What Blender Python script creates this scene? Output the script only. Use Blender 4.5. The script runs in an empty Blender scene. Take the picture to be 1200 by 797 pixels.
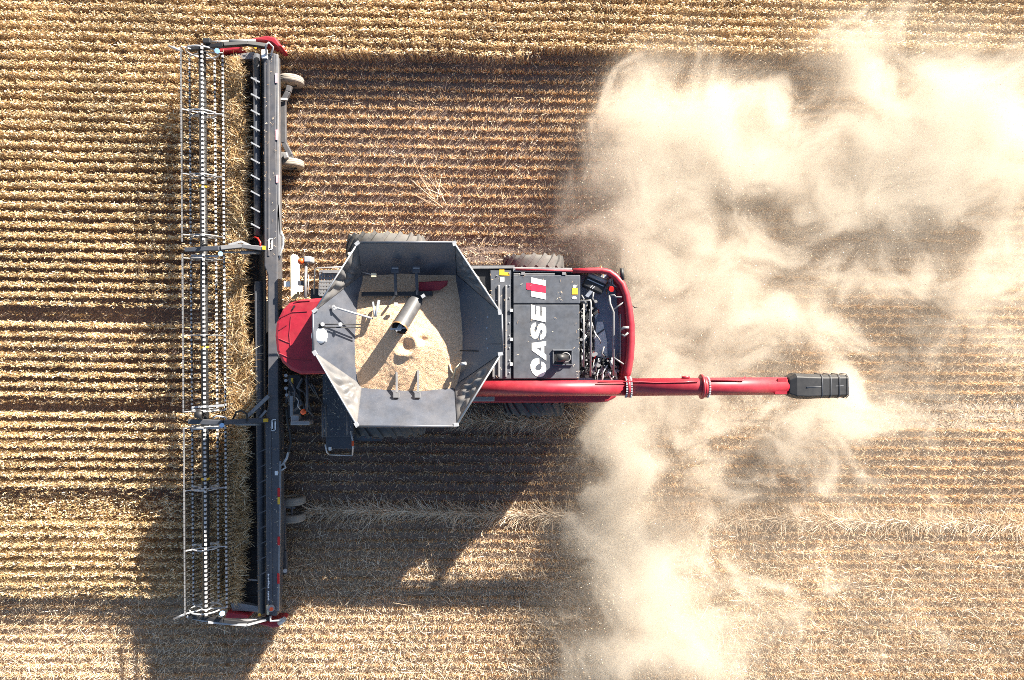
import bpy, bmesh, math, random
import numpy as np
from mathutils import Vector, Matrix

random.seed(7)
rng = np.random.default_rng(11)
scene = bpy.context.scene
COL = scene.collection

# ------------------------------------------------------------------ camera
H, F = 17.7, 800.0            # drone height (m), focal length in photo pixels (1200 wide)
cam_d = bpy.data.cameras.new('camera')
cam_d.sensor_width = 36.0
cam_d.lens = 36.0 * F / 1200.0
cam_d.clip_end = 2000
cam = bpy.data.objects.new('camera', cam_d)
COL.objects.link(cam)
cam.location = (0, 0, H)
scene.camera = cam

# ------------------------------------------------------------------ light
SUN = Vector((1.5, 1.85, 1.0)).normalized()
elev = math.asin(SUN.z)
azim = math.atan2(SUN.x, SUN.y)
world = bpy.data.worlds.new('World')
scene.world = world
world.use_nodes = True
nt = world.node_tree
bg = nt.nodes['Background']
sky = nt.nodes.new('ShaderNodeTexSky')
sky.sky_type = 'NISHITA'
sky.sun_disc = False
sky.sun_elevation = elev
sky.sun_rotation = azim
nt.links.new(sky.outputs[0], bg.inputs[0])
bg.inputs[1].default_value = 0.05
sun_d = bpy.data.lights.new('sun', 'SUN')
sun_d.energy = 5.0
sun_d.angle = math.radians(0.5)
sun_d.color = (1.0, 0.93, 0.81)
sun = bpy.data.objects.new('sun', sun_d)
COL.objects.link(sun)
sun.rotation_euler = SUN.to_track_quat('Z', 'Y').to_euler()
sun.location = SUN * 60
scene.view_settings.view_transform = 'Standard'
scene.view_settings.look = 'None'
scene.view_settings.gamma = 1
scene.view_settings.exposure = 2.0
scene.cycles.use_denoising = False
scene.cycles.filter_width = 0.9
scene.cycles.volume_bounces = 2
scene.cycles.use_adaptive_sampling = True
scene.cycles.adaptive_threshold = 0.008
scene.cycles.max_bounces = 6
scene.cycles.sample_clamp_indirect = 3.0
scene.cycles.transparent_max_bounces = 8
scene.cycles.volume_step_rate = 1.0
scene.cycles.volume_max_steps = 128


# ------------------------------------------------------------------ helpers
def P(px, py, z=0.0):
    """world point at height z seen at this spot of the photograph"""
    s = (H - z) / F
    return Vector(((px - 600) * s, (398.5 - py) * s, z))


def mat(name, color, rough=0.5, metal=0.0, var=0.12, scale=6.0, bump=0.0, dust=0.0, coat=0.0, spec=0.5):
    m = bpy.data.materials.new(name)
    m.use_nodes = True
    t = m.node_tree
    b = t.nodes['Principled BSDF']
    tc = t.nodes.new('ShaderNodeTexCoord')
    n = t.nodes.new('ShaderNodeTexNoise')
    n.inputs['Scale'].default_value = scale
    n.inputs['Detail'].default_value = 6
    n.inputs['Roughness'].default_value = 0.65
    t.links.new(tc.outputs['Object'], n.inputs['Vector'])
    r = t.nodes.new('ShaderNodeValToRGB')
    c = color
    lo = tuple(max(0, v * (1 - var)) for v in c) + (1,)
    hi = tuple(min(1, v * (1 + var)) for v in c) + (1,)
    r.color_ramp.elements[0].position = 0.3
    r.color_ramp.elements[1].position = 0.7
    r.color_ramp.elements[0].color = lo
    r.color_ramp.elements[1].color = hi
    t.links.new(n.outputs['Fac'], r.inputs['Fac'])
    out = r.outputs['Color']
    if dust > 0:
        n2 = t.nodes.new('ShaderNodeTexNoise')
        n2.inputs['Scale'].default_value = 2.2
        n2.inputs['Detail'].default_value = 8
        n2.inputs['Roughness'].default_value = 0.7
        t.links.new(tc.outputs['Object'], n2.inputs['Vector'])
        mr = t.nodes.new('ShaderNodeMapRange')
        mr.inputs[1].default_value = 0.42
        mr.inputs[2].default_value = 0.75
        mr.inputs[3].default_value = dust * 0.25
        mr.inputs[4].default_value = dust
        t.links.new(n2.outputs['Fac'], mr.inputs[0])
        mx = t.nodes.new('ShaderNodeMix')
        mx.data_type = 'RGBA'
        t.links.new(mr.outputs[0], mx.inputs[0])
        t.links.new(out, mx.inputs[6])
        mx.inputs[7].default_value = (0.42, 0.33, 0.23, 1)
        out = mx.outputs[2]
    t.links.new(out, b.inputs['Base Color'])
    mr2 = t.nodes.new('ShaderNodeMapRange')
    mr2.inputs[3].default_value = max(0.03, rough - 0.12)
    mr2.inputs[4].default_value = min(1, rough + 0.15)
    t.links.new(n.outputs['Fac'], mr2.inputs[0])
    t.links.new(mr2.outputs[0], b.inputs['Roughness'])
    b.inputs['Metallic'].default_value = metal
    b.inputs['Specular IOR Level'].default_value = spec
    if coat:
        b.inputs['Coat Weight'].default_value = coat
        b.inputs['Coat Roughness'].default_value = 0.12
    if bump:
        bp = t.nodes.new('ShaderNodeBump')
        bp.inputs['Strength'].default_value = bump
        bp.inputs['Distance'].default_value = 0.02
        t.links.new(n.outputs['Fac'], bp.inputs['Height'])
        t.links.new(bp.outputs[0], b.inputs['Normal'])
    return m


def straw_mat(name, dark, mid, light, rough=0.6, trans=0.25):
    m = bpy.data.materials.new(name)
    m.use_nodes = True
    t = m.node_tree
    b = t.nodes['Principled BSDF']
    g = t.nodes.new('ShaderNodeNewGeometry')
    r = t.nodes.new('ShaderNodeValToRGB')
    e = r.color_ramp.elements
    e[0].color = dark + (1,)
    e[1].color = light + (1,)
    x = e.new(0.5)
    x.color = mid + (1,)
    t.links.new(g.outputs['Random Per Island'], r.inputs['Fac'])
    tc = t.nodes.new('ShaderNodeTexCoord')
    n = t.nodes.new('ShaderNodeTexNoise')
    n.inputs['Scale'].default_value = 0.7
    n.inputs['Detail'].default_value = 4
    t.links.new(tc.outputs['Object'], n.inputs['Vector'])
    mr = t.nodes.new('ShaderNodeMapRange')
    mr.inputs[1].default_value = 0.3
    mr.inputs[2].default_value = 0.7
    mr.inputs[3].default_value = 0.82
    mr.inputs[4].default_value = 1.15
    t.links.new(n.outputs['Fac'], mr.inputs[0])
    hs = t.nodes.new('ShaderNodeHueSaturation')
    t.links.new(mr.outputs[0], hs.inputs['Value'])
    t.links.new(r.outputs['Color'], hs.inputs['Color'])
    t.links.new(hs.outputs[0], b.inputs['Base Color'])
    b.inputs['Roughness'].default_value = rough
    b.inputs['Specular IOR Level'].default_value = 0.3
    tr = t.nodes.new('ShaderNodeBsdfTranslucent')
    t.links.new(hs.outputs[0], tr.inputs['Color'])
    mx = t.nodes.new('ShaderNodeMixShader')
    mx.inputs[0].default_value = trans
    t.links.new(b.outputs[0], mx.inputs[1])
    t.links.new(tr.outputs[0], mx.inputs[2])
    t.links.new(mx.outputs[0], t.nodes['Material Output'].inputs['Surface'])
    return m


M = {
    'red': mat('red_paint', (0.29, 0.005, 0.022), 0.45, var=0.18, dust=0.09, coat=0.1),
    'maroon': mat('maroon_flap', (0.20, 0.006, 0.02), 0.6),
    'charcoal': mat('charcoal_panel', (0.060, 0.070, 0.090), 0.55, var=0.25, dust=0.10),
    'navy': mat('dark_steel', (0.045, 0.052, 0.068), 0.5, var=0.15, dust=0.08),
    'tank': mat('tank_panel', (0.039, 0.048, 0.070), 0.44, var=0.25, scale=3, dust=0.10, spec=1.0),
    'fabric': mat('tank_fabric', (0.12, 0.12, 0.125), 0.36, var=0.15, dust=0.12),
    'black': mat('black_plastic', (0.018, 0.018, 0.02), 0.5),
    'rubber': mat('rubber_tyre', (0.085, 0.084, 0.084), 0.8, var=0.2, dust=0.12),
    'rubberpale': mat('dusty_rubber', (0.24, 0.225, 0.205), 0.9, var=0.12, dust=0.45),
    'belt': mat('draper_belt', (0.012, 0.012, 0.014), 0.75, dust=0.02),
    'beam': mat('beam_paint', (0.060, 0.065, 0.080), 0.42, var=0.15, dust=0.16),
    'grey': mat('grey_steel', (0.26, 0.26, 0.27), 0.45, 0.4, dust=0.15),
    'light': mat('bright_metal', (0.42, 0.43, 0.45), 0.42, 0.3, dust=0.05),
    'white': mat('white_paint', (0.80, 0.80, 0.80), 0.5, var=0.04),
    'cream': mat('cream_board', (0.72, 0.62, 0.42), 0.6, var=0.08),
    'glass': mat('dark_glass', (0.02, 0.025, 0.03), 0.08, spec=0.8),
    'orange': mat('orange_lens', (0.75, 0.10, 0.02), 0.25),
    'yellow': mat('yellow_sticker', (0.75, 0.45, 0.03), 0.5),
    'redref': mat('red_reflector', (0.6, 0.02, 0.015), 0.4),
    'decalred': mat('red_decal', (0.50, 0.02, 0.06), 0.5),
    'slate': mat('slate_floor', (0.24, 0.28, 0.37), 0.4, 0.1, var=0.15, dust=0.12),
    'alu': mat('aluminium', (0.78, 0.78, 0.78), 0.35, 0.2),  # pale tone of sunlit bay floor, put into the colour
    'blue': mat('blue_cap', (0.25, 0.45, 0.75), 0.4),
    'rim': mat('rim_paint', (0.30, 0.30, 0.30), 0.5, dust=0.3),
    'hose': mat('hose_rubber', (0.025, 0.025, 0.025), 0.6),
    'pink': mat('faded_reflector', (0.62, 0.36, 0.40), 0.4),
    'tinewhite': mat('tine_plastic', (0.52, 0.52, 0.54), 0.5, var=0.2, dust=0.2),
    'fill': mat('worn_tube', (0.07, 0.07, 0.075), 0.5, var=0.3, dust=0.03),
    'letter': mat('worn_white', (0.72, 0.72, 0.70), 0.55, var=0.08, dust=0.12),
    'brass': mat('bronze_pipe', (0.35, 0.20, 0.10), 0.4, 0.5),
}


class MB:
    """collects shapes and links them as one mesh object"""
    def __init__(self):
        self.bm = bmesh.new()
        self.mats = []
        self.marks = []

    def use(self, material):
        """shapes added from here on get this material"""
        self.marks.append((len(self.bm.faces), material))
        return self

    def poly_prism(self, pts_low, pts_high):
        a = [self.bm.verts.new(p) for p in pts_low]
        b = [self.bm.verts.new(p) for p in pts_high]
        n = len(a)
        self.bm.faces.new(list(reversed(a)))
        self.bm.faces.new(b)
        for i in range(n):
            self.bm.faces.new((a[i], a[(i + 1) % n], b[(i + 1) % n], b[i]))
        return self

    def pp(self, pix, z0, z1, zref=None):
        """prism over an outline read at height zref (default the top)"""
        zr = z1 if zref is None else zref
        pts = [P(x, y, zr) for x, y in pix]
        return self.poly_prism([Vector((p.x, p.y, z0)) for p in pts], [Vector((p.x, p.y, z1)) for p in pts])

    def rect(self, x0, y0, x1, y1, z0, z1):
        return self.pp([(x0, y1), (x1, y1), (x1, y0), (x0, y0)], z0, z1)

    def box(self, c, s, rot=None):
        c = Vector(c)
        hx, hy, hz = s[0] / 2, s[1] / 2, s[2] / 2
        R = rot if rot is not None else Matrix.Identity(3)
        lo = [c + R @ Vector(v) for v in ((-hx, -hy, -hz), (hx, -hy, -hz), (hx, hy, -hz), (-hx, hy, -hz))]
        hi = [c + R @ Vector(v) for v in ((-hx, -hy, hz), (hx, -hy, hz), (hx, hy, hz), (-hx, hy, hz))]
        return self.poly_prism(lo, hi)

    def bar(self, p, q, w, h, up=(0, 0, 1)):
        p, q = Vector(p), Vector(q)
        d = q - p
        if d.length < 1e-6:
            return self
        x = d.normalized()
        u = Vector(up)
        if abs(x.dot(u)) > 0.95:
            u = Vector((1, 0, 0))
        y = u.cross(x).normalized()
        z = x.cross(y)
        R = Matrix((x, y, z)).transposed()
        return self.box((p + q) / 2, (d.length, w, h), R)

    def tube(self, pts, r, n=10, caps=True):
        pts = [Vector(p) for p in pts]
        rs = r if isinstance(r, (list, tuple)) else [r] * len(pts)
        rings = []
        prev = None
        for i, p in enumerate(pts):
            if i == 0:
                d = pts[1] - pts[0]
            elif i == len(pts) - 1:
                d = pts[-1] - pts[-2]
            else:
                d = (pts[i + 1] - p).normalized() + (p - pts[i - 1]).normalized()
            d.normalize()
            if prev is None:
                u = Vector((0, 0, 1)) if abs(d.z) < 0.9 else Vector((1, 0, 0))
                a = u.cross(d).normalized()
            else:
                a = (prev - d * prev.dot(d)).normalized()
            prev = a
            b = d.cross(a)
            rings.append([self.bm.verts.new(p + (a * math.cos(t) + b * math.sin(t)) * rs[i])
                          for t in [2 * math.pi * k / n for k in range(n)]])
        for i in range(len(rings) - 1):
            for k in range(n):
                f = self.bm.faces.new((rings[i][k], rings[i][(k + 1) % n], rings[i + 1][(k + 1) % n], rings[i + 1][k]))
                f.smooth = n > 5
        if caps:
            self.bm.faces.new(list(reversed(rings[0])))
            self.bm.faces.new(rings[-1])
        return self

    def ring(self, c, R, r, axis='y', n=28, m=6):
        c = Vector(c)
        rings = []
        for i in range(n):
            a = 2 * math.pi * i / n
            row = []
            for k in range(m):
                b = 2 * math.pi * k / m
                rad = R + r * math.cos(b)
                off = r * math.sin(b)
                v = Vector((rad * math.cos(a), off, rad * math.sin(a)))
                if axis == 'x':
                    v = Vector((v.y, v.x, v.z))
                if axis == 'z':
                    v = Vector((v.x, v.z, v.y))
                row.append(self.bm.verts.new(c + v))
            rings.append(row)
        for i in range(n):
            for k in range(m):
                f = self.bm.faces.new((rings[i][k], rings[(i + 1) % n][k], rings[(i + 1) % n][(k + 1) % m], rings[i][(k + 1) % m]))
                f.smooth = True
        return self

    def lathe(self, c, prof, axis='y', n=40):
        """prof: list of (radius, offset along axis), closed into a solid of revolution"""
        c = Vector(c)
        rings = []
        for i in range(n):
            a = 2 * math.pi * i / n
            row = []
            for (rad, off) in prof:
                if axis == 'y':
                    v = Vector((rad * math.cos(a), off, rad * math.sin(a)))
                elif axis == 'z':
                    v = Vector((rad * math.cos(a), rad * math.sin(a), off))
                else:
                    v = Vector((off, rad * math.cos(a), rad * math.sin(a)))
                row.append(self.bm.verts.new(c + v))
            rings.append(row)
        m = len(prof)
        for i in range(n):
            for k in range(m - 1):
                f = self.bm.faces.new((rings[i][k], rings[(i + 1) % n][k], rings[(i + 1) % n][k + 1], rings[i][k + 1]))
                f.smooth = True
        return self

    def plate(self, pts, th=0.02):
        """flat polygon given thickness along its own normal"""
        pts = [Vector(p) for p in pts]
        n = (pts[1] - pts[0]).cross(pts[2] - pts[0]).normalized() * th / 2
        return self.poly_prism([p - n for p in pts], [p + n for p in pts])

    def build(self, name, material, parent=None, bevel=0.0, smooth=False):
        mats = [material]
        if self.marks:
            self.bm.faces.ensure_lookup_table()
            ends = [k for k, _ in self.marks[1:]] + [len(self.bm.faces)]
            for (a, mm), e in zip(self.marks, ends):
                if mm not in mats:
                    mats.append(mm)
                for i in range(a, e):
                    self.bm.faces[i].material_index = mats.index(mm)
        bmesh.ops.recalc_face_normals(self.bm, faces=self.bm.faces[:])
        me = bpy.data.meshes.new(name)
        if parent is not None:
            r = parent
            while r.parent is not None:
                r = r.parent
            bmesh.ops.translate(self.bm, verts=self.bm.verts[:], vec=-Vector(r.location))
        self.bm.to_mesh(me)
        self.bm.free()
        if smooth:
            for p in me.polygons:
                p.use_smooth = True
        o = bpy.data.objects.new(name, me)
        for mm in mats:
            me.materials.append(mm)
        COL.objects.link(o)
        if parent is not None:
            o.parent = parent
        if bevel:
            md = o.modifiers.new('bevel', 'BEVEL')
            md.width = bevel
            md.segments = 2
            md.limit_method = 'ANGLE'
            md.angle_limit = math.radians(40)
        return o


def tag(o, label=None, cat=None, kind=None, group=None):
    if label: o['label'] = label
    if cat: o['category'] = cat
    if kind: o['kind'] = kind
    if group: o['group'] = group
    return o


def empty(name, loc):
    o = bpy.data.objects.new(name, None)
    o.empty_display_size = 0.5
    COL.objects.link(o)
    o.location = loc
    return o


def mesh_np(name, verts, quads, material):
    me = bpy.data.meshes.new(name)
    nv, nq = len(verts), len(quads)
    me.vertices.add(nv)
    me.vertices.foreach_set('co', verts.astype(np.float32).ravel())
    me.loops.add(nq * 4)
    me.loops.foreach_set('vertex_index', quads.astype(np.int32).ravel())
    me.polygons.add(nq)
    me.polygons.foreach_set('loop_start', np.arange(0, nq * 4, 4, dtype=np.int32))
    me.polygons.foreach_set('loop_total', np.full(nq, 4, dtype=np.int32))
    me.update(calc_edges=True)
    me.materials.append(material)
    o = bpy.data.objects.new(name, me)
    COL.objects.link(o)
    return o


def ribbons(paths, widths, wdir):
    """paths (N,S,3) centre lines, widths (N,S), wdir (N,3) -> verts, quads"""
    N, S, _ = paths.shape
    off = wdir[:, None, :] * widths[:, :, None] * 0.5
    v = np.stack([paths - off, paths + off], axis=2).reshape(-1, 3)
    base = (np.arange(N) * S * 2)[:, None]
    s = np.arange(S - 1)[None, :] * 2
    a = base + s
    q = np.stack([a, a + 1, a + 3, a + 2], axis=-1).reshape(-1, 4)
    return v, q


def straws(name, base, dirs, length, width, material, bend=0.0, seg=2):
    """slightly bent ribbons from base along dirs"""
    N = len(base)
    t = np.linspace(0, 1, seg + 1)
    p = base[:, None, :] + dirs[:, None, :] * (length[:, None] * t[None, :])[:, :, None]
    if bend is not None:
        b = rng.normal(0, 1, (N, 3)) * np.atleast_1d(bend)[:, None]
        p = p + b[:, None, :] * (length[:, None] * (t ** 2)[None, :])[:, :, None]
    w = rng.normal(0, 1, (N, 3))
    w -= dirs * (w * dirs).sum(1)[:, None]
    w /= np.linalg.norm(w, axis=1)[:, None] + 1e-9
    taper = 1 - 0.5 * t
    v, q = ribbons(p, width[:, None] * taper[None, :], w)
    return v, q


# smooth value noise for field variation
_g = rng.random((64, 64))
def vnoise(x, y, s):
    x = np.asarray(x) * s + 31.7; y = np.asarray(y) * s + 17.3
    xi = np.floor(x).astype(int); yi = np.floor(y).astype(int)
    fx = x - xi; fy = y - yi
    fx = fx * fx * (3 - 2 * fx); fy = fy * fy * (3 - 2 * fy)
    g = lambda a, b: _g[a % 64, b % 64]
    return (g(xi, yi) * (1 - fx) + g(xi + 1, yi) * fx) * (1 - fy) + (g(xi, yi + 1) * (1 - fx) + g(xi + 1, yi + 1) * fx) * fy


# ================================================================== GROUND
SP = 0.247
def row_y(k, x):
    y0 = k * SP
    return y0 - (0.012 + 0.0014 * y0) * x + 0.022 * (vnoise(x * 0 + k * 3.1, x, 0.35) - 0.5) + 0.010 * (vnoise(k * 7.7 + x * 0, x, 1.1) - 0.5)

soil_m = bpy.data.materials.new('dry_soil')
soil_m.use_nodes = True
t = soil_m.node_tree
b = t.nodes['Principled BSDF']
tc = t.nodes.new('ShaderNodeTexCoord')
n1 = t.nodes.new('ShaderNodeTexNoise'); n1.inputs['Scale'].default_value = 1.3; n1.inputs['Detail'].default_value = 10; n1.inputs['Roughness'].default_value = 0.75
n2 = t.nodes.new('ShaderNodeTexNoise'); n2.inputs['Scale'].default_value = 22; n2.inputs['Detail'].default_value = 6; n2.inputs['Roughness'].default_value = 0.7
t.links.new(tc.outputs['Object'], n1.inputs['Vector']); t.links.new(tc.outputs['Object'], n2.inputs['Vector'])
r = t.nodes.new('ShaderNodeValToRGB')
r.color_ramp.elements[0].position = 0.3; r.color_ramp.elements[0].color = (0.095, 0.068, 0.058, 1)
r.color_ramp.elements[1].position = 0.75; r.color_ramp.elements[1].color = (0.27, 0.20, 0.17, 1)
mx = t.nodes.new('ShaderNodeMath'); mx.operation = 'MULTIPLY_ADD'; mx.inputs[1].default_value = 0.6
t.links.new(n2.outputs['Fac'], mx.inputs[0])
m3 = t.nodes.new('ShaderNodeMath'); m3.operation = 'MULTIPLY'; m3.inputs[1].default_value = 0.4
t.links.new(n1.outputs['Fac'], m3.inputs[0]); t.links.new(m3.outputs[0], mx.inputs[2])
t.links.new(mx.outputs[0], r.inputs['Fac'])
sxyz = t.nodes.new('ShaderNodeSeparateXYZ'); t.links.new(tc.outputs['Object'], sxyz.inputs[0])
msk = t.nodes.new('ShaderNodeMapRange'); msk.inputs[1].default_value = -4.2; msk.inputs[2].default_value = -6.2
t.links.new(sxyz.outputs[1], msk.inputs[0])
pale = t.nodes.new('ShaderNodeMix'); pale.data_type = 'RGBA'; pale.blend_type = 'MIX'
mse = t.nodes.new('ShaderNodeMapRange'); mse.inputs[1].default_value = 1.5; mse.inputs[2].default_value = 4.5; mse.inputs[4].default_value = 0.7
t.links.new(sxyz.outputs[0], mse.inputs[0])
mxx = t.nodes.new('ShaderNodeMath'); mxx.operation = 'MAXIMUM'
t.links.new(msk.outputs[0], mxx.inputs[0]); t.links.new(mse.outputs[0], mxx.inputs[1])
mm_ = t.nodes.new('ShaderNodeMath'); mm_.operation = 'MULTIPLY'; mm_.inputs[1].default_value = 0.75
t.links.new(mxx.outputs[0], mm_.inputs[0]); t.links.new(mm_.outputs[0], pale.inputs[0])
t.links.new(r.outputs[0], pale.inputs[6]); pale.inputs[7].default_value = (0.44, 0.35, 0.25, 1)
t.links.new(pale.outputs[2], b.inputs['Base Color'])
b.inputs['Roughness'].default_value = 0.95
bp = t.nodes.new('ShaderNodeBump'); bp.inputs['Strength'].default_value = 0.6; bp.inputs['Distance'].default_value = 0.05
t.links.new(n2.outputs['Fac'], bp.inputs['Height']); t.links.new(bp.outputs[0], b.inputs['Normal'])

# one sheet: fine grid near the machine, big skirt to the horizon
xs = np.concatenate([[-600, -120, -40], np.arange(-18, 18.01, 0.25), [40, 120, 600]])
ys = np.concatenate([[-600, -120, -40], np.arange(-12, 12.01, 0.125), [40, 120, 600]])
X, Y = np.meshgrid(xs, ys, indexing='ij')
Z = 0.05 * (vnoise(X, Y, 0.8) - 0.5) + 0.03 * (vnoise(X, Y, 3.1) - 0.5)
Z[np.abs(X) > 18] = 0; Z[np.abs(Y) > 12] = 0
V = np.stack([X, Y, Z], -1).reshape(-1, 3)
nx, ny = len(xs), len(ys)
I = np.arange(nx * ny).reshape(nx, ny)
Q = np.stack([I[:-1, :-1], I[1:, :-1], I[1:, 1:], I[:-1, 1:]], -1).reshape(-1, 4)
g = mesh_np('field_ground', V, Q, soil_m)
tag(g, kind='structure')

# ---- areas
TOP_Y, BOT_Y, CUT_X = 7.18, -6.42, -7.38
def in_crop(x, y):
    return (y > TOP_Y + 0.12 * (vnoise(x, y, 0.9) - 0.5) + 0.012 * x * 0.5) | ((x < CUT_X) & (y > BOT_Y + 0.10 * (vnoise(x, y, 1.3) - 0.5)))

X0, X1, Y0, Y1 = -17.8, 17.8, -12.2, 12.4
crop_m = straw_mat('ripe_crop', (0.27, 0.155, 0.06), (0.69, 0.475, 0.235), (0.97, 0.86, 0.64))
stub_m = straw_mat('cut_stubble', (0.40, 0.23, 0.11), (0.72, 0.505, 0.29), (0.97, 0.87, 0.67))
litter_m = straw_mat('loose_straw', (0.42, 0.28, 0.18), (0.76, 0.59, 0.41), (0.97, 0.89, 0.73))

# ------------------------------------------------------------------ standing crop
def build_crop():
    ks = np.arange(int(Y0 / SP) - 2, int(Y1 / SP) + 3)
    xs_, ys_, kk_ = [], [], []
    per_m = 125
    for k in ks:
        n = int((X1 - X0) * per_m)
        x = rng.uniform(X0, X1, n)
        dens = vnoise(x, x * 0 + k * 5.3, 1.4)
        keep = rng.random(n) < 0.70 + 0.4 * dens
        x = x[keep]
        y = row_y(k, x)
        xs_.append(x); ys_.append(y + rng.normal(0, 0.026, len(x))); kk_.append(np.full(len(x), k))
    x = np.concatenate(xs_); y = np.concatenate(ys_)
    keep = in_crop(x, y)
    # tracks pressed through the crop: photo rows 366, 472 and 590
    yt1 = P(0, 366, 0.4).y; yt2 = P(0, 474, 0.4).y; yt3 = P(0, 590, 0.4).y
    west = x < CUT_X
    slope = 0.012 * (x + 10)
    d1 = np.abs(y + slope - yt1); d2 = np.abs(y + slope - yt2); d3 = np.abs(y + 0.4 * slope - yt3)
    keep &= ~(west & (d1 < 0.17) & (rng.random(len(x)) < 0.93))
    keep &= ~(west & (np.abs(y + 0.4 * slope - yt3 - 0.20) < 0.12) & (rng.random(len(x)) < 0.8))
    keep &= ~(west & (d2 < 0.20) & (rng.random(len(x)) < 0.72))
    x, y, d1, d2, d3, west = [a[keep] for a in (x, y, d1, d2, d3, west)]
    N = len(x)
    hgt = rng.normal(0.60, 0.035, N) + 0.10 * (vnoise(x, y, 0.9) - 0.5)
    hgt = np.where(west & (d1 < 0.16), 0.28, hgt)
    hgt = np.where(west & (d2 < 0.18), 0.38, hgt)
    lodged = west & (d3 < 0.28)
    hgt = np.where(lodged, 0.42, hgt)
    lean = rng.normal(0, 1, (N, 2)) * np.array([0.06, 0.022]) + np.stack([0.05 * (vnoise(x, y, 0.6) - 0.5), 0.03 * (vnoise(y, x, 0.6) - 0.5)], 1)
    lean[lodged] += np.stack([0.32 + 0.1 * rng.random(lodged.sum()), 0.12 * rng.normal(0, 1, lodged.sum())], 1)
    lean[west & (d2 < 0.18)] += np.array([0.22, 0.05])
    base = np.stack([x, y, np.zeros(N)], 1)
    top = base + np.stack([lean[:, 0], lean[:, 1], hgt], 1)
    mid = base + np.stack([lean[:, 0] * 0.35, lean[:, 1] * 0.35, hgt * 0.55], 1)
    p = np.stack([base, mid, top], 1)
    wa = rng.uniform(0, np.pi, N)
    wd = np.stack([np.cos(wa), np.sin(wa), rng.uniform(-.3, .3, N)], 1)
    v1, q1 = ribbons(p, np.tile(np.array([0.006, 0.006, 0.005]), (N, 1)), wd)
    # nodding ears and awned tips, broad enough to read
    E2 = 2
    top2 = np.repeat(top, E2, 0) + rng.normal(0, 1, (N * E2, 3)) * np.array([0.03, 0.012, 0.03])
    n2 = N * E2
    az = rng.uniform(0, 2 * np.pi, n2)
    el = rng.uniform(-0.6, 0.6, n2)
    L = rng.uniform(0.05, 0.10, n2)
    ear = top2 + np.stack([np.cos(az) * np.cos(el) * L, 0.62 * np.sin(az) * np.cos(el) * L, np.sin(el) * L * 0.7], 1)
    w2 = np.cross(ear - top2, rng.normal(0, 1, (n2, 3)) + np.array([0, 0, 1.2])); w2 /= np.linalg.norm(w2, axis=1)[:, None] + 1e-9
    p2 = np.stack([top2, (top2 + ear) / 2 + np.array([0, 0, 0.014]), ear], 1)
    v2, q2 = ribbons(p2, np.tile(np.array([0.011, 0.023, 0.006]), (n2, 1)), w2)
    # dry leaves hanging off the stems
    pick = rng.random(N) < 0.6
    n = pick.sum()
    f = rng.uniform(0.55, 0.98, n)
    lb = base[pick] + (top[pick] - base[pick]) * f[:, None]
    az = rng.uniform(0, 2 * np.pi, n)
    LL = rng.uniform(0.07, 0.16, n)
    d = np.stack([np.cos(az), 0.55 * np.sin(az), rng.uniform(-0.2, 0.6, n)], 1)
    p3 = np.stack([lb, lb + d * LL[:, None] * 0.5, lb + d * LL[:, None] - np.array([0, 0, 0.05])], 1)
    w3 = np.stack([-np.sin(az), np.cos(az), rng.uniform(-.5, .5, n)], 1)
    v3, q3 = ribbons(p3, np.tile(np.array([0.009, 0.017, 0.005]), (n, 1)), w3)
    V = np.concatenate([v1, v2, v3]); Q = np.concatenate([q1, q2 + len(v1), q3 + len(v1) + len(v2)])
    o = mesh_np('standing_crop', V, Q, crop_m)
    tag(o, 'ripe golden standing cereal crop in drilled rows ahead of the header', 'crop', kind='stuff')

build_crop()

# ------------------------------------------------------------------ stubble
def build_stubble():
    ks = np.arange(int(Y0 / SP) - 2, int(Y1 / SP) + 3)
    A = []
    for k in ks:
        n = int((X1 - X0) * 150)
        x = rng.uniform(X0, X1, n)
        dens = vnoise(x, x * 0 + k * 9.1, 1.8)
        x = x[rng.random(n) < 0.65 + 0.5 * dens]
        A.append(np.stack([x, row_y(k, x) + rng.normal(0, 0.019, len(x))], 1))
    A = np.concatenate(A)
    A = A[~in_crop(A[:, 0], A[:, 1])]
    # flattened where the tyres ran
    N = len(A)
    x, y = A[:, 0], A[:, 1]
    track = (np.abs(np.abs(y - 0.12) - 2.0) < 0.42) & (x > -3.0)
    h = rng.normal(0.15, 0.022, N) * np.where(track, 0.35, 1)
    lean = rng.normal(0, 0.22, (N, 2)) * np.where(track, 2.5, 1)[:, None]
    d = np.stack([lean[:, 0], lean[:, 1], np.ones(N)], 1)
    d /= np.linalg.norm(d, axis=1)[:, None]
    base = np.stack([x, y, np.zeros(N)], 1)
    v, q = straws('s', base, d, h, rng.uniform(0.014, 0.024, N), stub_m, bend=0.08, seg=1)
    o = mesh_np('stubble', v, q, stub_m)
    tag(o, 'short cut stubble standing in thin rows behind the header', 'stubble', kind='stuff')

build_stubble()

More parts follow.
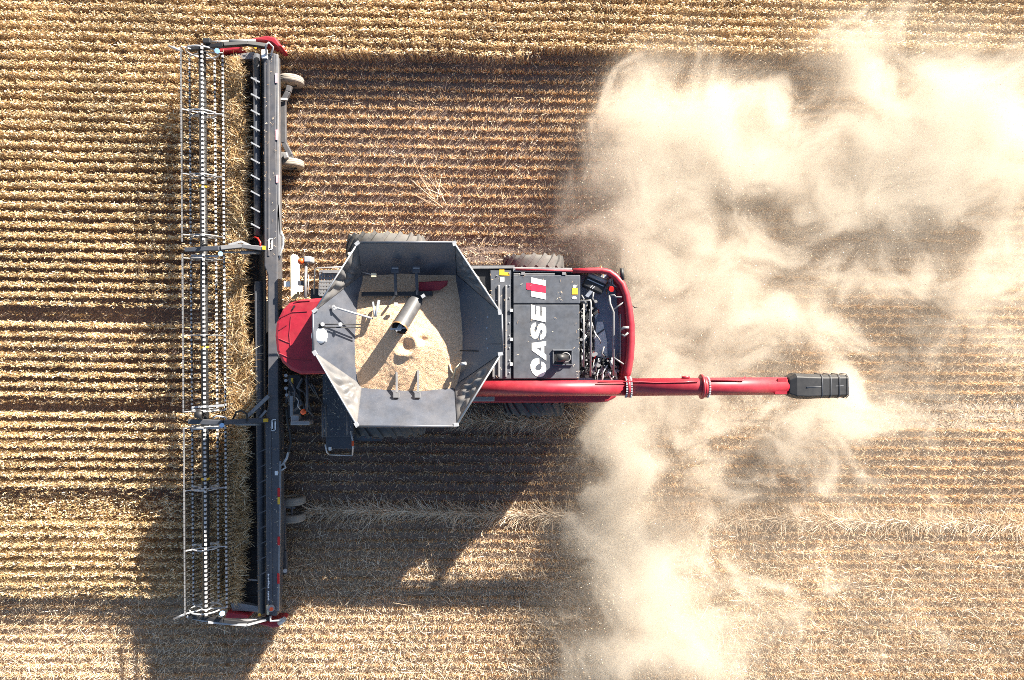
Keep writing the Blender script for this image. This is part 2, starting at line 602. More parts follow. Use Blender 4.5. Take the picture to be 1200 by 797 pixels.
def build_litter():
    n = 790000
    x = rng.uniform(X0, X1, n); y = rng.uniform(Y0, Y1, n)
    base_d = 0.24 + 0.26 * vnoise(x, y, 0.8)
    low = np.clip((-y - 4.0) / 1.8, 0, 1)
    east = np.clip((x - 1.5) / 1.5, 0, 1)
    rag = np.clip(1.4 * vnoise(y, x, 2.1) - 0.25, 0, 1)
    pr = np.clip(0.68 * base_d * (0.45 + 0.55 * rag) + 0.48 * low * (0.35 + 1.1 * rag) + 0.10 * east, 0, 1)
    lift = 0.05 * low + 0.02 * east
    low_k = low
    west = (x < CUT_X)
    keep = (rng.random(n) < pr) & ~in_crop(x, y)
    x, y, lift, low_k = x[keep], y[keep], lift[keep], low_k[keep]
    N = len(x)
    az = rng.uniform(0, 2 * np.pi, N)
    el = np.abs(rng.normal(0, 0.22, N))
    d = np.stack([np.cos(az) * np.cos(el), np.sin(az) * np.cos(el), np.sin(el)], 1)
    L = rng.uniform(0.03, 0.14, N) * (1 + 0.5 * low_k) * np.where(rng.random(N) < 0.05, 2.2, 1)
    z = np.abs(rng.normal(0.02, 0.03, N)) + 0.02 + lift * rng.random(N)
    v, q = straws('l', np.stack([x, y, z], 1), d, L, rng.uniform(0.007, 0.016, N), litter_m, bend=0.12, seg=1)
    o = mesh_np('chopped_straw', v, q, litter_m)
    tag(o, 'pale chopped straw scattered over the bare soil between stubble rows', 'straw', kind='stuff')

build_litter()

# ------------------------------------------------------------------ windrows: feathered bands of long straw
def windrow(name, label, y_px, x_px0, x_px1, n, spread, length, z0=0.12):
    a = P(x_px0, y_px, z0); b_ = P(x_px1, y_px + (x_px1 - x_px0) * 0.018, z0)
    t_ = rng.random(n)
    side = np.where(rng.random(n) < 0.5, 1.0, -1.0)
    off = np.abs(rng.normal(0, spread, n))
    x = a.x + (b_.x - a.x) * t_
    y = a.y + (b_.y - a.y) * t_ + side * (off * 0.5 - 0.06)
    far = np.clip((x - 1.5) / 2.0, 0, 1)
    ang = side * rng.normal(0.55, 0.42, n) + (0.25 + far) * rng.normal(0, 0.8, n)
    flip = rng.random(n) < 0.12
    ang = np.where(flip, rng.uniform(-3, 3, n), ang)
    d = np.stack([-np.cos(ang), np.sin(ang), np.abs(rng.normal(0.06, 0.12, n))], 1)
    d /= np.linalg.norm(d, axis=1)[:, None]
    L = rng.uniform(0.45, 1.25, n) * length
    z = z0 + 0.10 * np.exp(-(off / spread) ** 2) * rng.random(n)
    v, q = straws('w', np.stack([x, y, z], 1), d, L, rng.uniform(0.008, 0.015, n), litter_m, bend=0.16, seg=2)
    o = mesh_np(name, v, q, litter_m)
    tag(o, label, 'straw', kind='stuff')

windrow('straw_windrow', 'long feathered band of loose straw trailing from the twin support wheels', 598, 362, 1260, 6500, 0.15, 0.38)
windrow('straw_windrow', 'flattened straw strip pressed behind the rear wheel below the red auger', 492, 535, 770, 1900, 0.16, 0.40, 0.05)

def clump(name, label, cx, cy, n, L0, angc, spread):
    c = P(cx, cy, 0.15)
    ang = rng.normal(angc, spread, n)
    d = np.stack([np.cos(ang), np.sin(ang), np.abs(rng.normal(0.05, 0.1, n))], 1)
    d /= np.linalg.norm(d, axis=1)[:, None]
    base = np.stack([c.x + rng.normal(0, 0.16, n), c.y + rng.normal(0, 0.14, n), 0.15 + 0.08 * rng.random(n)], 1)
    v, q = straws('c', base, d, rng.uniform(0.4, 1.1, n) * L0, rng.uniform(0.008, 0.014, n), litter_m, bend=0.16)
    o = mesh_np(name, v, q, litter_m)
    tag(o, label, 'straw', kind='stuff')

clump('straw_tuft', 'loose pale straw tuft lying across the stubble above the grain tank', 514, 234, 34, 0.8, 2.3, 0.5)

# ================================================================== HEADER
hd = empty('combine_header', P(290, 392, 0))
tag(hd, 'wide dark draper header with a spoked reel and red ends across the rows', 'harvester header')

YT, YB = 60, 722
def hx(xt, xb, py):
    """column that drifts from xt at the top end to xb at the bottom end"""
    return xt + (xb - xt) * (py - YT) / (YB - YT)

bm = MB()
bm.pp([(308.5, 62), (309.5, 312), (313.5, 322), (313.5, 476), (310.5, 490), (312, 722), (325, 722), (328, 610), (327.5, 520),
       (326, 480), (325.5, 320), (325.5, 300), (323, 62)][::-1], 0.86, 1.22)
beam = bm.build('back_beam', M['beam'], hd, bevel=0.03)
m = MB()
m.bar(P(314.5, 70, 1.23), P(314.8, 300, 1.23), 0.05, 0.02)
m.build('stiffening_rib', M['beam'], beam, bevel=0.006)
m = MB()
m.bar(P(316.5, 500, 1.23), P(318, 716, 1.23), 0.05, 0.02)
m.build('stiffening_rib', M['beam'], beam, bevel=0.006)
m = MB()
m.bar(P(324.8, 64, 1.19), P(327.6, 300, 1.19), 0.06, 0.05)
m.build('rear_lip', M['grey'], beam, bevel=0.01)
m = MB()
m.bar(P(328.8, 540, 1.19), P(326.4, 716, 1.19), 0.05, 0.05)
m.build('rear_lip', M['grey'], beam, bevel=0.01)
for (px, py) in ((317.2, 286), (320.8, 498)):
    m = MB()
    c = P(px, py, 1.238)
    # stadium ring marking
    pts = []
    for k in range(24):
        a = 2 * math.pi * k / 24
        pts.append(c + Vector((0.038 * math.cos(a), 0.038 * math.sin(a) + (0.085 if math.sin(a) >= 0 else -0.085), 0)))
    for i in range(24):
        m.bar(pts[i], pts[(i + 1) % 24] + (pts[(i + 1) % 24] - pts[i]) * 0.3, 0.034, 0.006)
    m.build('pill_marking', M['white'], beam)
for (x, y0, y1, k) in ((326.6, 572, 582, 'redref'), (326.6, 582.5, 591, 'yellow'), (326.6, 629, 639, 'redref'), (326.2, 672, 684, 'redref'),
                       (323.8, 86, 97, 'pink'), (324.3, 152, 164, 'pink'), (324.7, 205, 214, 'pink')):
    MB().bar(P(x, y0, 1.235), P(x + .1, y1, 1.235), 0.055, 0.008).build('reflector', M[k], beam)
MB().rect(322, 552, 325.5, 557, 1.22, 1.228).build('sticker', M['white'], beam)
# small illegible lettering near the lower end
m = MB()
yy = 672.5
for k in range(17):
    if k == 10:
        yy += 3.0
        m.build('lettering', M['white'], beam)
        m = MB()
        continue
    w = 1.0 + 0.6 * random.random()
    m.rect(313.6 + 0.5 * random.random(), yy, 315.2 + 0.6 * random.random(), yy + w, 1.222, 1.227)
    yy += w + 0.55
m.build('lettering', M['white'], beam)

# back sheet, belts, cross tube, struts
m = MB()
m.plate([P(300.5, 64, 0.5), P(304, 720, 0.5), P(313, 720, 1.1), P(309.5, 64, 1.1)], 0.03)
m.build('back_sheet', M['black'], hd)
def belt(y0, y1, x0t, x1t, slope=True):
    m = MB()
    a0, a1 = P(x0t, y0, 0.24), P(x0t + (y1 - y0) * .006, y1, 0.24)
    b0, b1 = P(x1t, y0, 0.5), P(x1t + (y1 - y0) * .006, y1, 0.5)
    m.plate([a0, a1, b1, b0], 0.06)
    n = int((y1 - y0) / 17)
    for k in range(1, n):
        f = k / n
        p, q = a0.lerp(a1, f), b0.lerp(b1, f)
        m.bar(p + Vector((0.05, 0, 0.045)), q + Vector((-0.05, 0, 0.045)), 0.03, 0.03)
    return m.build('draper_belt', M['belt'], hd)
belt(66, 352, 262, 301)
belt(432, 716, 265, 304)
m = MB(); m.plate([P(264, 353, .22), P(264.5, 431, .22), P(318, 431, 0.42), P(318, 353, 0.42)], 0.05)
m.build('feed_belt', M['belt'], hd)
m = MB(); m.tube([P(300.5, 64, .98), P(302, 276, .98)], 0.085, 14)
m.build('cross_tube', M['navy'], hd)
m = MB(); m.tube([P(303, 330, .88), P(307, 718, .9)], 0.095, 14)
m.build('cross_tube', M['navy'], hd)
for py in list(range(91, 275, 19)):
    MB().bar(P(294.3, py, 1.08), P(304.5, py + 5.5, 1.12), 0.035, 0.03).build('strut', M['light'], hd)
for py in list(range(526, 705, 18)):
    MB().bar(P(301.5, py + 5, 1.05), P(312, py, 1.12), 0.025, 0.03).build('strut', M['navy'], hd)
for py in (176, 679):
    MB().bar(P(hx(286, 291, py), py, .62), P(hx(301, 303, py), py + 1, .66), 0.035, 0.03).build('belt_guide', M['grey'], hd)
# cutter bar with guard fingers
m = MB()
m.bar(P(259.5, 62, 0.13), P(263.5, 718, 0.13), 0.12, 0.04)
for k in range(170):
    f = (k + .5) / 170
    p = P(259.5, 62, 0.13).lerp(P(263.5, 718, 0.13), f)
    m.bar(p, p + Vector((-0.14, 0, -0.02)), 0.022, 0.02)
m.build('cutter_bar', M['grey'], hd)

# ends: red shields, inner wedges, divider rods
def end_shield(out, inner, plate, rod, flip):
    m = MB(); m.pp(out if not flip else out[::-1], 0.45, 1.05)
    s = m.build('end_shield', M['red'], hd, bevel=0.04)
    m = MB(); m.pp(inner if not flip else inner[::-1], 0.25, 0.72)
    m.build('inner_shield', M['red'], s, bevel=0.02)
    m = MB(); m.pp(plate if not flip else plate[::-1], 0.45, 0.6)
    m.build('guide_plate', M['grey'], s, bevel=0.01)
    m = MB(); m.tube([P(*rod[0], 0.9), P(*rod[1], 1.05)], 0.028, 8)
    m.build('divider_rod', M['light'], s)
    return s
end_shield([(288, 46.6), (297, 44.3), (312.5, 41.3), (323, 44), (329.5, 53.5), (325, 55.5), (318, 50), (310, 48), (297, 47.6)],
           [(250, 57), (266, 54.5), (283, 53.8), (279, 58), (258, 60.5)],
           [(266, 65), (298, 60.5), (298, 69), (275, 70)], [(198, 54), (213, 60)], True)
end_shield([(301, 731.5), (318, 736.4), (326, 735.7), (330.5, 732), (327, 728.5), (313, 729.5)],
           [(266, 717), (290, 721), (291, 725), (263, 725)],
           [(270, 705), (304, 711), (302, 717), (272, 716)], [(204, 725), (219, 719)], False)

# lights / stickers on the ends
MB().tube([P(317.5, 713, 1.25), P(317.5, 713, 1.30)], 0.085, 16).build('end_lamp', M['grey'], hd)
MB().tube([P(318, 714, 1.30), P(318, 714, 1.325)], 0.045, 14).build('lamp_lens', M['orange'], hd)
MB().bar(P(313.6, 709, 1.24), P(314.2, 720, 1.24), 0.045, 0.05).build('sticker', M['cream'], hd)
MB().rect(306.5, 58, 313, 68, 1.22, 1.27).build('sticker', M['white'], hd)
MB().tube([P(304, 720.5, 1.1), P(304, 720.5, 1.14)], 0.035, 10).build('yellow_cap', M['yellow'], hd)
MB().tube([P(299.5, 55.5, 1.1), P(299.5, 55.5, 1.14)], 0.035, 10).build('yellow_cap', M['yellow'], hd)
m = MB(); m.tube([P(312, 66, 1.25), P(311.5, 53, 1.4), P(315, 50, 1.42), P(320, 55, 1.3), P(318, 66, 1.25)], 0.022, 8)
m.build('end_bracket', M['light'], hd)
m = MB(); m.tube([P(317, 722, 1.3), P(317, 728, 1.35), P(326, 727, 1.3), P(334, 724, 1.2)], 0.026, 8); m.tube([P(327, 731, 1.2), P(334, 725, 1.22)], 0.06, 8)
m.build('end_bracket', M['light'], hd)

# ---- reel
RC, RR = 1.38, 0.475
def reel_c(py):
    return P(hx(237, 242, py), py, RC)
m = MB(); m.tube([reel_c(60), reel_c(717)], 0.085, 16)
# painted bands on the tube
reel = m.build('reel', M['black'], hd)
for py in (219, 407, 561):
    c = reel_c(py)
    MB().tube([c + Vector((0, -0.03, 0)), c + Vector((0, 0.03, 0))], 0.091, 16).build('tube_band', M['yellow'], reel)
angs = [math.radians(a) for a in (138, 210, 282, 354, 66)]
segs = [(63, 286), (299, 482), (499, 714)]
for bi, a in enumerate(angs):
    off = Vector((RR * math.cos(a), 0, RR * math.sin(a)))
    m = MB()
    clip = (0.044, 0.054, 0.045) if bi in (0, 4) else (0.040, 0.052, 0.045)
    if bi == 0: clip = (0.028, 0.088, 0.035)
    clips = []
    for (s0, s1) in segs:
        p, q = reel_c(s0) + off, reel_c(s1) + off
        m.tube([p, q], 0.022, 8)
        n = int((p - q).length / 0.101)
        for k in range(n):
            c = p.lerp(q, (k + .5) / n)
            # tine clip and downward prong
            clips.append(c + Vector((0, 0, 0.012)))
            e = c + Vector((0.05 + 0.02 * random.random(), 0.01 * random.random(), -0.26))
            m.tube([c, c + Vector((-0.015, 0, -0.12)), e], 0.009, 4)
    m.marks = [(0, M['black'])]
    m.use(M['tinewhite'] if bi else M['grey'])
    for c in clips:
        m.box(c, clip)
    m.build('bat', M['black'], reel)
for py in (61, 133, 207, 277, 304, 393, 481, 500, 572, 641, 713):
    c = reel_c(py)
    big = py in (61, 713)
    m = MB()
    m.ring(c, 0.30 if not big else 0.36, 0.02, 'y', 26, 6)
    m.ring(c, 0.10, 0.02, 'y', 16, 6)
    for a in angs:
        d = Vector((math.cos(a), 0, math.sin(a)))
        m.bar(c + d * 0.09, c + d * RR, 0.035, 0.022, up=(0, 1, 0))
    m.build('reel_disc', M['light'] if big or py in (133, 481, 500, 572, 641) else M['grey'], reel)

# ---- reel arms
def arm(pts, w, h, cyl, mat_):
    m = MB()
    for a, b_ in zip(pts[:-1], pts[1:]):
        m.bar(a, b_, w, h)
    o = m.build('reel_arm', mat_, hd, bevel=0.01)
    m = MB(); m.tube([cyl[0], cyl[0].lerp(cyl[1], .55)], 0.045, 12); m.tube([cyl[0].lerp(cyl[1], .55), cyl[1]], 0.022, 10)
    m.build('lift_cylinder', M['grey'], o)
    return o
a1 = arm([P(311, 292, 1.2), P(283, 288.5, 1.45), P(258, 291, 1.7), P(218, 293, 1.6)], 0.10, 0.14, (P(305, 296, 1.15), P(262, 295.5, 1.62)), M['navy'])
MB().tube([P(258.5, 297.5, 1.72), P(258.5, 297.5, 1.80)], 0.055, 14).build('cap', M['blue'], a1)
m = MB(); m.bar(P(311, 290, 1.25), P(288, 289, 1.32), 0.07, 0.05); m.bar(P(300, 291, 1.3), P(283, 283, 1.5), 0.05, 0.03); m.bar(P(268, 287, 1.5), P(283, 283, 1.5), 0.05, 0.03)
m.bar(P(224, 299.5, 1.55), P(256, 300.5, 1.6), 0.05, 0.04)
m.build('arm_link', M['light'], a1)
MB().bar(P(308, 290.3, 1.3), P(311, 290.6, 1.3), 0.09, 0.06).build('sticker', M['yellow'], a1)
m = MB(); m.tube([P(298, 278, 1.0), P(302, 279, 1.25), P(305, 284, 1.3), P(305, 290, 1.3)], 0.02, 8)
m.build('hose', M['redref'], a1)
a2 = arm([P(313, 492, 1.2), P(288, 493, 1.45), P(262, 495, 1.7), P(222, 494, 1.6)], 0.11, 0.14, (P(306, 497, 1.15), P(250, 496, 1.62)), M['navy'])
MB().tube([P(260, 498.5, 1.72), P(260, 498.5, 1.80)], 0.055, 14).build('cap', M['blue'], a2)
m = MB(); m.bar(P(290, 488, 1.35), P(315, 464, 1.3), 0.085, 0.05); m.bar(P(303, 492, 1.3), P(312, 481, 1.3), 0.05, 0.04)
m.build('arm_brace', M['grey'], a2)
m = MB(); m.tube([P(272, 493, 1.5), P(277, 483, 1.6), P(283, 481, 1.62), P(289, 485, 1.6), P(290, 493, 1.5)], 0.025, 8)
m.build('hose', M['hose'], a2)
m = MB(); m.bar(P(224, 502.5, 1.55), P(258, 501.5, 1.6), 0.05, 0.04); m.tube([P(250, 490, 1.7), P(254, 487.5, 1.72), P(264, 489, 1.7), P(266, 492, 1.7)], 0.022, 8)
m.bar(P(225, 477.5, 1.62), P(262, 475, 1.62), 0.05, 0.03)
m.build('arm_link', M['light'], a2)
MB().tube([P(230, 485, 1.75), P(238, 487, 1.75)], 0.10, 12).build('drive_motor', M['black'], a2)
MB().bar(P(309, 492.6, 1.3), P(314, 492.6, 1.3), 0.08, 0.06).build('sticker', M['yellow'], a2)
a3 = arm([P(313, 54, 1.2), P(290, 51, 1.4), P(262, 53, 1.6), P(222, 58, 1.5)], 0.09, 0.12, (P(300, 48, 1.2), P(244, 49, 1.55)), M['black'])
MB().tube([P(254.5, 59.5, 1.62), P(254.5, 59.5, 1.69)], 0.06, 14).build('cap', M['blue'], a3)
MB().box(P(243, 48.5, 1.62), (0.18, 0.12, 0.12)).build('drive_motor', M['black'], a3, bevel=0.02)
a4 = arm([P(318, 724, 1.2), P(290, 730, 1.35), P(262, 727, 1.55), P(222, 722, 1.5)], 0.09, 0.10, (P(312, 726, 1.25), P(244, 730, 1.5)), M['black'])
MB().tube([P(260.5, 719, 1.62), P(260.5, 719, 1.69)], 0.06, 14).build('cap', M['blue'], a4)
m = MB(); m.bar(P(244, 729, 1.58), P(289, 732.5, 1.42), 0.05, 0.04); m.bar(P(290, 732.5, 1.42), P(312, 726.5, 1.3), 0.045, 0.03)
m.bar(P(219, 722.5, 1.45), P(240, 727.5, 1.52), 0.05, 0.04); m.bar(P(240, 727.5, 1.52), P(258, 724, 1.5), 0.05, 0.04)
m.build('arm_link', M['light'], a4)

# ---- gauge wheels
def small_wheel(px, py, R=0.335, W=0.19, m_=None):
    c = P(px, py, R)
    m = MB()
    m.lathe(c, [(0.16, -W / 2), (R - .04, -W / 2), (R - .01, -W / 2 + .02), (R, -W / 3), (R, W / 3), (R - .01, W / 2 - .02), (R - .04, W / 2), (0.16, W / 2), (0.16, -W / 2)], 'y', 36)
    for k in (-1, 0, 1):
        m.ring(c + Vector((0, k * W * .22, 0)), R - 0.004, 0.010, 'y', 36, 5)
    w = m.build('support_wheel', M['rubberpale'], hd)
    m = MB(); m.lathe(c, [(0.0, -.06), (0.165, -.06), (0.165, .06), (0.0, .06)], 'y', 24)
    m.build('rim', M['rim'], w)
    return w
small_wheel(340.5, 95.5); small_wheel(340.5, 192.5)
small_wheel(343.5, 586, 0.31, 0.20); small_wheel(343.5, 606, 0.31, 0.19)
m = MB()
for a, b_ in (((339.5, 101), (338, 108)), ((338, 108), (332, 119)), ((332, 119), (333, 168)), ((333, 168), (341, 183)), ((341, 183), (342, 190))):
    m.bar(P(*a, .55), P(*b_, .55), 0.13, 0.12)
m.build('wheel_axle', M['beam'], hd, bevel=0.015)
MB().bar(P(324, 116, .7), P(337, 116.5, .65), 0.05, 0.05).build('axle_link', M['light'], hd)
m = MB(); m.bar(P(324, 183, .6), P(337, 184, .6), 0.22, 0.1); m.bar(P(334, 180, .7), P(336, 186, .7), 0.12, 0.1)
m.build('axle_mount', M['grey'], hd, bevel=0.02)
m = MB(); m.bar(P(332.5, 586, .6), P(333.5, 672, .6), 0.09, 0.10); m.bar(P(333, 645, .65), P(334, 672, .65), 0.13, 0.12)
m.bar(P(334, 594, .5), P(346, 595, .4), .06, .06); m.bar(P(342, 588, .45), P(342, 604, .45), .05, .05)
m.build('wheel_axle', M['beam'], hd, bevel=0.015)
MB().tube([P(334, 669, .72), P(334, 669, .78)], 0.05, 10).build('axle_pin', M['light'], hd)
# hoses behind the beam
m = MB(); m.tube([P(331, 549, 1.0), P(335, 541, 1.1), P(341, 520, 1.1), P(340, 508, 1.1), P(337, 495, 1.2), P(336, 480, 1.2)], 0.03, 8)
m.build('hose', M['hose'], hd)
m = MB(); m.tube([P(328, 546, 1.2), P(333, 543, 1.25), P(335, 548, 1.25), P(330, 551, 1.2)], 0.022, 8); m.tube([P(331, 545, 1.2), P(336, 537, 1.2), P(338, 530, 1.2)], 0.03, 8)
m.build('hose_coupling', M['light'], hd)
m = MB(); m.tube([P(327, 262, 1.1), P(329, 272, 1.15), P(332, 277, 1.2), P(332, 287, 1.2), P(329, 296, 1.2), P(327, 304, 1.15)], 0.025, 8)
m.tube([P(327, 275, 1.15), P(331, 273, 1.18)], 0.022, 8)
m.build('hose', M['light'], hd)
MB().bar(P(325.8, 240, 1.2), P(328.8, 275, 1.2), 0.04, 0.03).build('side_rail', M['grey'], hd)

# ---- cut crop lying on the header
def build_cut():
    n = 15000
    y_px = rng.uniform(66, 706, n)
    fx = rng.random(n)
    edge = 284 + 8 * (vnoise(y_px, y_px * 0, 0.02)) + 4 * (vnoise(y_px, y_px * 0 + 5, 0.11) - .5)
    edge = np.where((y_px > 405) & (y_px < 486), 298, edge)
    edge = np.where(y_px > 600, edge - (y_px - 600) * 0.06, edge)
    edge = np.where(y_px < 130, edge - (130 - y_px) * 0.08, edge)
    x0 = hx(261.5, 265, y_px)
    x_px = x0 + (edge - x0) * fx
    ramp = (x_px - 262) / 36
    z = 0.46 + 0.24 * ramp + rng.random(n) * (0.15 + 0.20 * vnoise(y_px, x_px, 0.05))
    mid = (y_px > 340) & (y_px < 490)
    z = np.where(mid, z + 0.10 * rng.random(n), z)
    s = (H - z) / F
    base = np.stack([(x_px - 600) * s, (398.5 - y_px) * s, z], 1)
    toward = np.where(y_px < 415, -1, 1)
    ang = rng.normal(0, 0.7, n) + toward * 0.5 * rng.random(n)
    ang = np.where(mid & (rng.random(n) < .6), rng.normal(0.9, 0.45, n), ang)
    d = np.stack([np.cos(ang), np.sin(ang), rng.normal(0.15, 0.22, n)], 1)
    d /= np.linalg.norm(d, axis=1)[:, None]
    L = rng.uniform(0.10, 0.34, n) * np.where(mid, 1.3, 1.0)
    base -= d * (L * 0.5)[:, None] * 0.6
    v, q = straws('c', base, d, L, rng.uniform(0.008, 0.016, n), crop_m, bend=0.15)
    # upright crop just being cut at the knife
    n = 7000
    y_px = rng.uniform(66, 712, n); x_px = hx(254, 259, y_px) + rng.normal(5, 3.5, n)
    z = np.zeros(n) + .15
    s = (H - z) / F
    base = np.stack([(x_px - 600) * s, (398.5 - y_px) * s, z], 1)
    d = np.stack([rng.normal(.45, .3, n), rng.normal(0, .25, n), np.ones(n)], 1); d /= np.linalg.norm(d, axis=1)[:, None]
    v2, q2 = straws('c', base, d, rng.uniform(.3, .6, n), rng.uniform(.008, .015, n), crop_m, bend=0.2)
    o = mesh_np('cut_crop', np.concatenate([v, v2]), np.concatenate([q, q2 + len(v)]), crop_m)
    tag(o, 'freshly cut golden crop lying along the black belts of the header', 'cut crop', kind='stuff')
build_cut()

# ================================================================== COMBINE
cb = empty('combine_harvester', (-1.0, 0.12, 0))
tag(cb, 'large red and charcoal combine harvester with open grain tank and folded-back red auger', 'combine harvester')
CY = 0.12

# ---- wheels
def wheel(name, c, R, W, lugs, lean):
    m = MB()
    prof = [(R * .52, -W * .42), (R * .80, -W * .50), (R * .93, -W * .47), (R * .965, -W * .30), (R * .975, 0), (R * .965, W * .30), (R * .93, W * .47), (R * .80, W * .50), (R * .52, W * .42)]
    m.lathe(c, prof, 'y', 56)
    for k in range(lugs):
        a0 = 2 * math.pi * k / lugs
        for sgn in (-1, 1):
            st = a0 + (0 if sgn > 0 else math.pi / lugs)
            pts = []
            for j in range(6):
                f = j / 5
                yy = sgn * W * (0.02 + 0.485 * f)
                rr = R * (0.985 - 0.055 * f ** 3)
                aa = st + lean * (0.30 * f)
                pts.append(c + Vector((rr * math.cos(aa), yy, rr * math.sin(aa))))
            for p, q in zip(pts[:-1], pts[1:]):
                mid = (p + q) / 2 - c
                m.bar(p, q + (q - p) * .08, 0.085, 0.075, up=(mid.x, 0, mid.z))
    w = m.build(name, M['rubber'], cb)
    m = MB()
    m.lathe(c, [(0.0, -W * .1), (R * .25, -W * .12), (R * .45, -W * .38), (R * .53, -W * .40), (R * .53, W * .40), (R * .45, W * .38), (R * .25, W * .12), (0.0, W * .1)], 'y', 40)
    m.build('rim', M['red'], w)
    return w
for s in (1, -1):
    wheel('front_wheel', Vector((-3.07, CY + s * 1.97, 0.95)), 0.95, 0.84, 19, -1)
    wheel('rear_wheel', Vector((0.53, CY + s * 1.63, 0.74)), 0.74, 0.60, 17, -1)
m = MB(); m.tube([(-3.07, CY - 1.9, .95), (-3.07, CY + 1.9, .95)], 0.16, 14); m.build('axle', M['black'], cb)
m = MB(); m.tube([(0.53, CY - 1.6, .74), (0.53, CY + 1.6, .74)], 0.11, 14)
m.build('axle', M['black'], cb)

# ---- body
m = MB(); m.box((-1.0, CY, 1.55), (5.0, 2.5, 1.5)); m.box((1.5, CY, 1.7), (2.0, 2.3, 1.1))
body = m.build('body', M['black'], cb, bevel=0.04)
m = MB()
m.pp([(548, 472), (700, 472), (712, 471), (722, 466), (726, 450), (548, 450)], 1.15, 2.05, 2.05)
m.build('side_panel', M['red'], body, bevel=0.04)
m = MB(); m.box((-0.1, CY + 1.40, 2.0), (4.3, 0.06, 1.5))
m.build('side_panel', M['red'], body, bevel=0.02)
MB().box(P(560, 467, 2.35), (0.75, 0.12, 0.15)).build('step_box', M['grey'], body, bevel=0.02)

# deck base; left block added under the tank flap to close a shadow gap
m = MB(); m.rect(500, 330, 545, 446, 2.3, 2.80); m.rect(540, 314, 679, 446, 2.55, 2.90)
deck = m.build('engine_deck', M['black'], cb)
m = MB(); m.pp([(574.5, 317), (599, 317), (599, 444), (577, 444)][::-1], 2.9, 2.98)
rp = m.build('ribbed_cover', M['charcoal'], deck, bevel=0.01)
m = MB()
for px, y0 in ((578, 395), (584.5, 334), (593, 334)):
    m.bar(P(px, y0, 3.0), P(px, 442, 3.0), 0.045, 0.05)
m.build('rib', M['grey'], rp, bevel=0.012)
m = MB()
for k in range(9):
    y = 320 + k * 14.6
    for bx, by, br in ((597, y, .016), (582.3, y + 3, .014)):
        MB().tube([P(bx, by, 2.98), P(bx, by, 3.0)], br, 8).build('bolt', M['light'], rp)
MB().pp([(585.2, 316), (591, 316), (591, 319), (597, 319.5), (597, 323), (585.2, 322.5)][::-1], 2.981, 2.987).build('sticker', M['yellow'], rp)
MB().rect(586, 325, 591, 330, 2.981, 2.987).build('sticker', M['white'], rp)
MB().pp([(574, 317), (581, 317), (581, 345), (576, 345)][::-1], 2.9, 2.965).build('edge_plate', M['navy'], rp)
for y in (362, 396, 425):
    MB().rect(597.6, y, 600.6, y + 3.5, 2.98, 3.02).build('latch', M['white'], rp)

lid = MB().rect(601.5, 357, 679, 444, 2.9, 3.02).build('engine_hood', M['charcoal'], deck, bevel=0.015)
lid2 = MB().rect(601.5, 322.5, 680, 355.7, 2.9, 3.02).build('side_hood', M['charcoal'], deck, bevel=0.015)
m = MB(); m.pp([(601, 313), (670, 314), (670, 319), (601, 318.5)][::-1], 2.85, 3.0)
m.build('top_strip', M['grey'], deck, bevel=0.012)
m = MB(); m.bar(P(602, 321, 3.0), P(650, 321, 3.0), .03, .03)
for px in (613, 661):
    m.box(P(px, 320.6, 3.01), (.08, .06, .05))
m.build('hinge', M['grey'], deck)
MB().bar(P(535, 313.5, 2.95), P(603, 313, 2.95), 0.06, 0.08).build('deck_rail', M['grey'], deck)
# white lettering: strokes as flat raised polygons, read from the bottom upwards
ZL = 3.0265
def flat(name, polys, material, parent, dz=0.0):
    m = MB()
    for ip, poly in enumerate(polys):
        top = ZL + dz + ip * .0005
        pts = [P(x, y, ZL) for x, y in poly]
        ar = sum(pts[i].x * pts[(i + 1) % len(pts)].y - pts[(i + 1) % len(pts)].x * pts[i].y for i in range(len(pts)))
        if ar < 0:
            pts = pts[::-1]
        m.poly_prism([Vector((p.x, p.y, ZL - .004)) for p in pts], [Vector((p.x, p.y, top)) for p in pts])
    return m.build(name, material, parent)
def thick(path, w):
    """quads following a polyline (pixels), mitred"""
    out = []
    L, R_ = [], []
    for i, p in enumerate(path):
        a = path[max(i - 1, 0)]; c = path[min(i + 1, len(path) - 1)]
        dx, dy = c[0] - a[0], c[1] - a[1]
        l = math.hypot(dx, dy)
        ww = w[i] if isinstance(w, list) else w
        L.append((p[0] - dy / l * ww / 2, p[1] + dx / l * ww / 2)); R_.append((p[0] + dy / l * ww / 2, p[1] - dx / l * ww / 2))
    for i in range(len(path) - 1):
        out.append([L[i], L[i + 1], R_[i + 1], R_[i]])
    return out
def arc(cx, cy, rx, ry, a0, a1, n=12):
    return [(cx + rx * math.cos(math.radians(a0 + (a1 - a0) * k / n)), cy + ry * math.sin(math.radians(a0 + (a1 - a0) * k / n))) for k in range(n + 1)]
# letters: x 622..640 is cap height (top = left), reading direction is up the picture; bold and slightly slanted
def zo(pts):
    return [(600 + x / 9.96, 370 + y / 9.96) for x, y in pts]
E = [[(622.2, 356.8), (626.9, 357.9), (626.9, 375.0), (622.2, 373.8)],
     [(622.2, 373.8), (622.2, 367.6), (639.6, 371.4), (639.6, 377.8)],
     [(634.8, 376.7), (634.8, 359.6), (639.6, 360.6), (639.6, 377.8)],
     [(628.6, 375.3), (628.6, 358.6), (633.0, 359.6), (633.0, 376.3)]]
flat('letter_e', E, M['letter'], lid)
S = [zo([(280, 80), (250, 84), (228, 108), (216, 150), (218, 205), (230, 245), (255, 268), (282, 268), (302, 250), (315, 215), (325, 180), (338, 162), (350, 165), (358, 185), (352, 210), (330, 225),
         (330, 282), (365, 270), (390, 240), (400, 195), (398, 140), (385, 108), (360, 90), (335, 88), (310, 102), (297, 135), (287, 172), (275, 190), (262, 182), (260, 155), (270, 128), (282, 122)])]
flat('letter_s', S, M['letter'], lid)
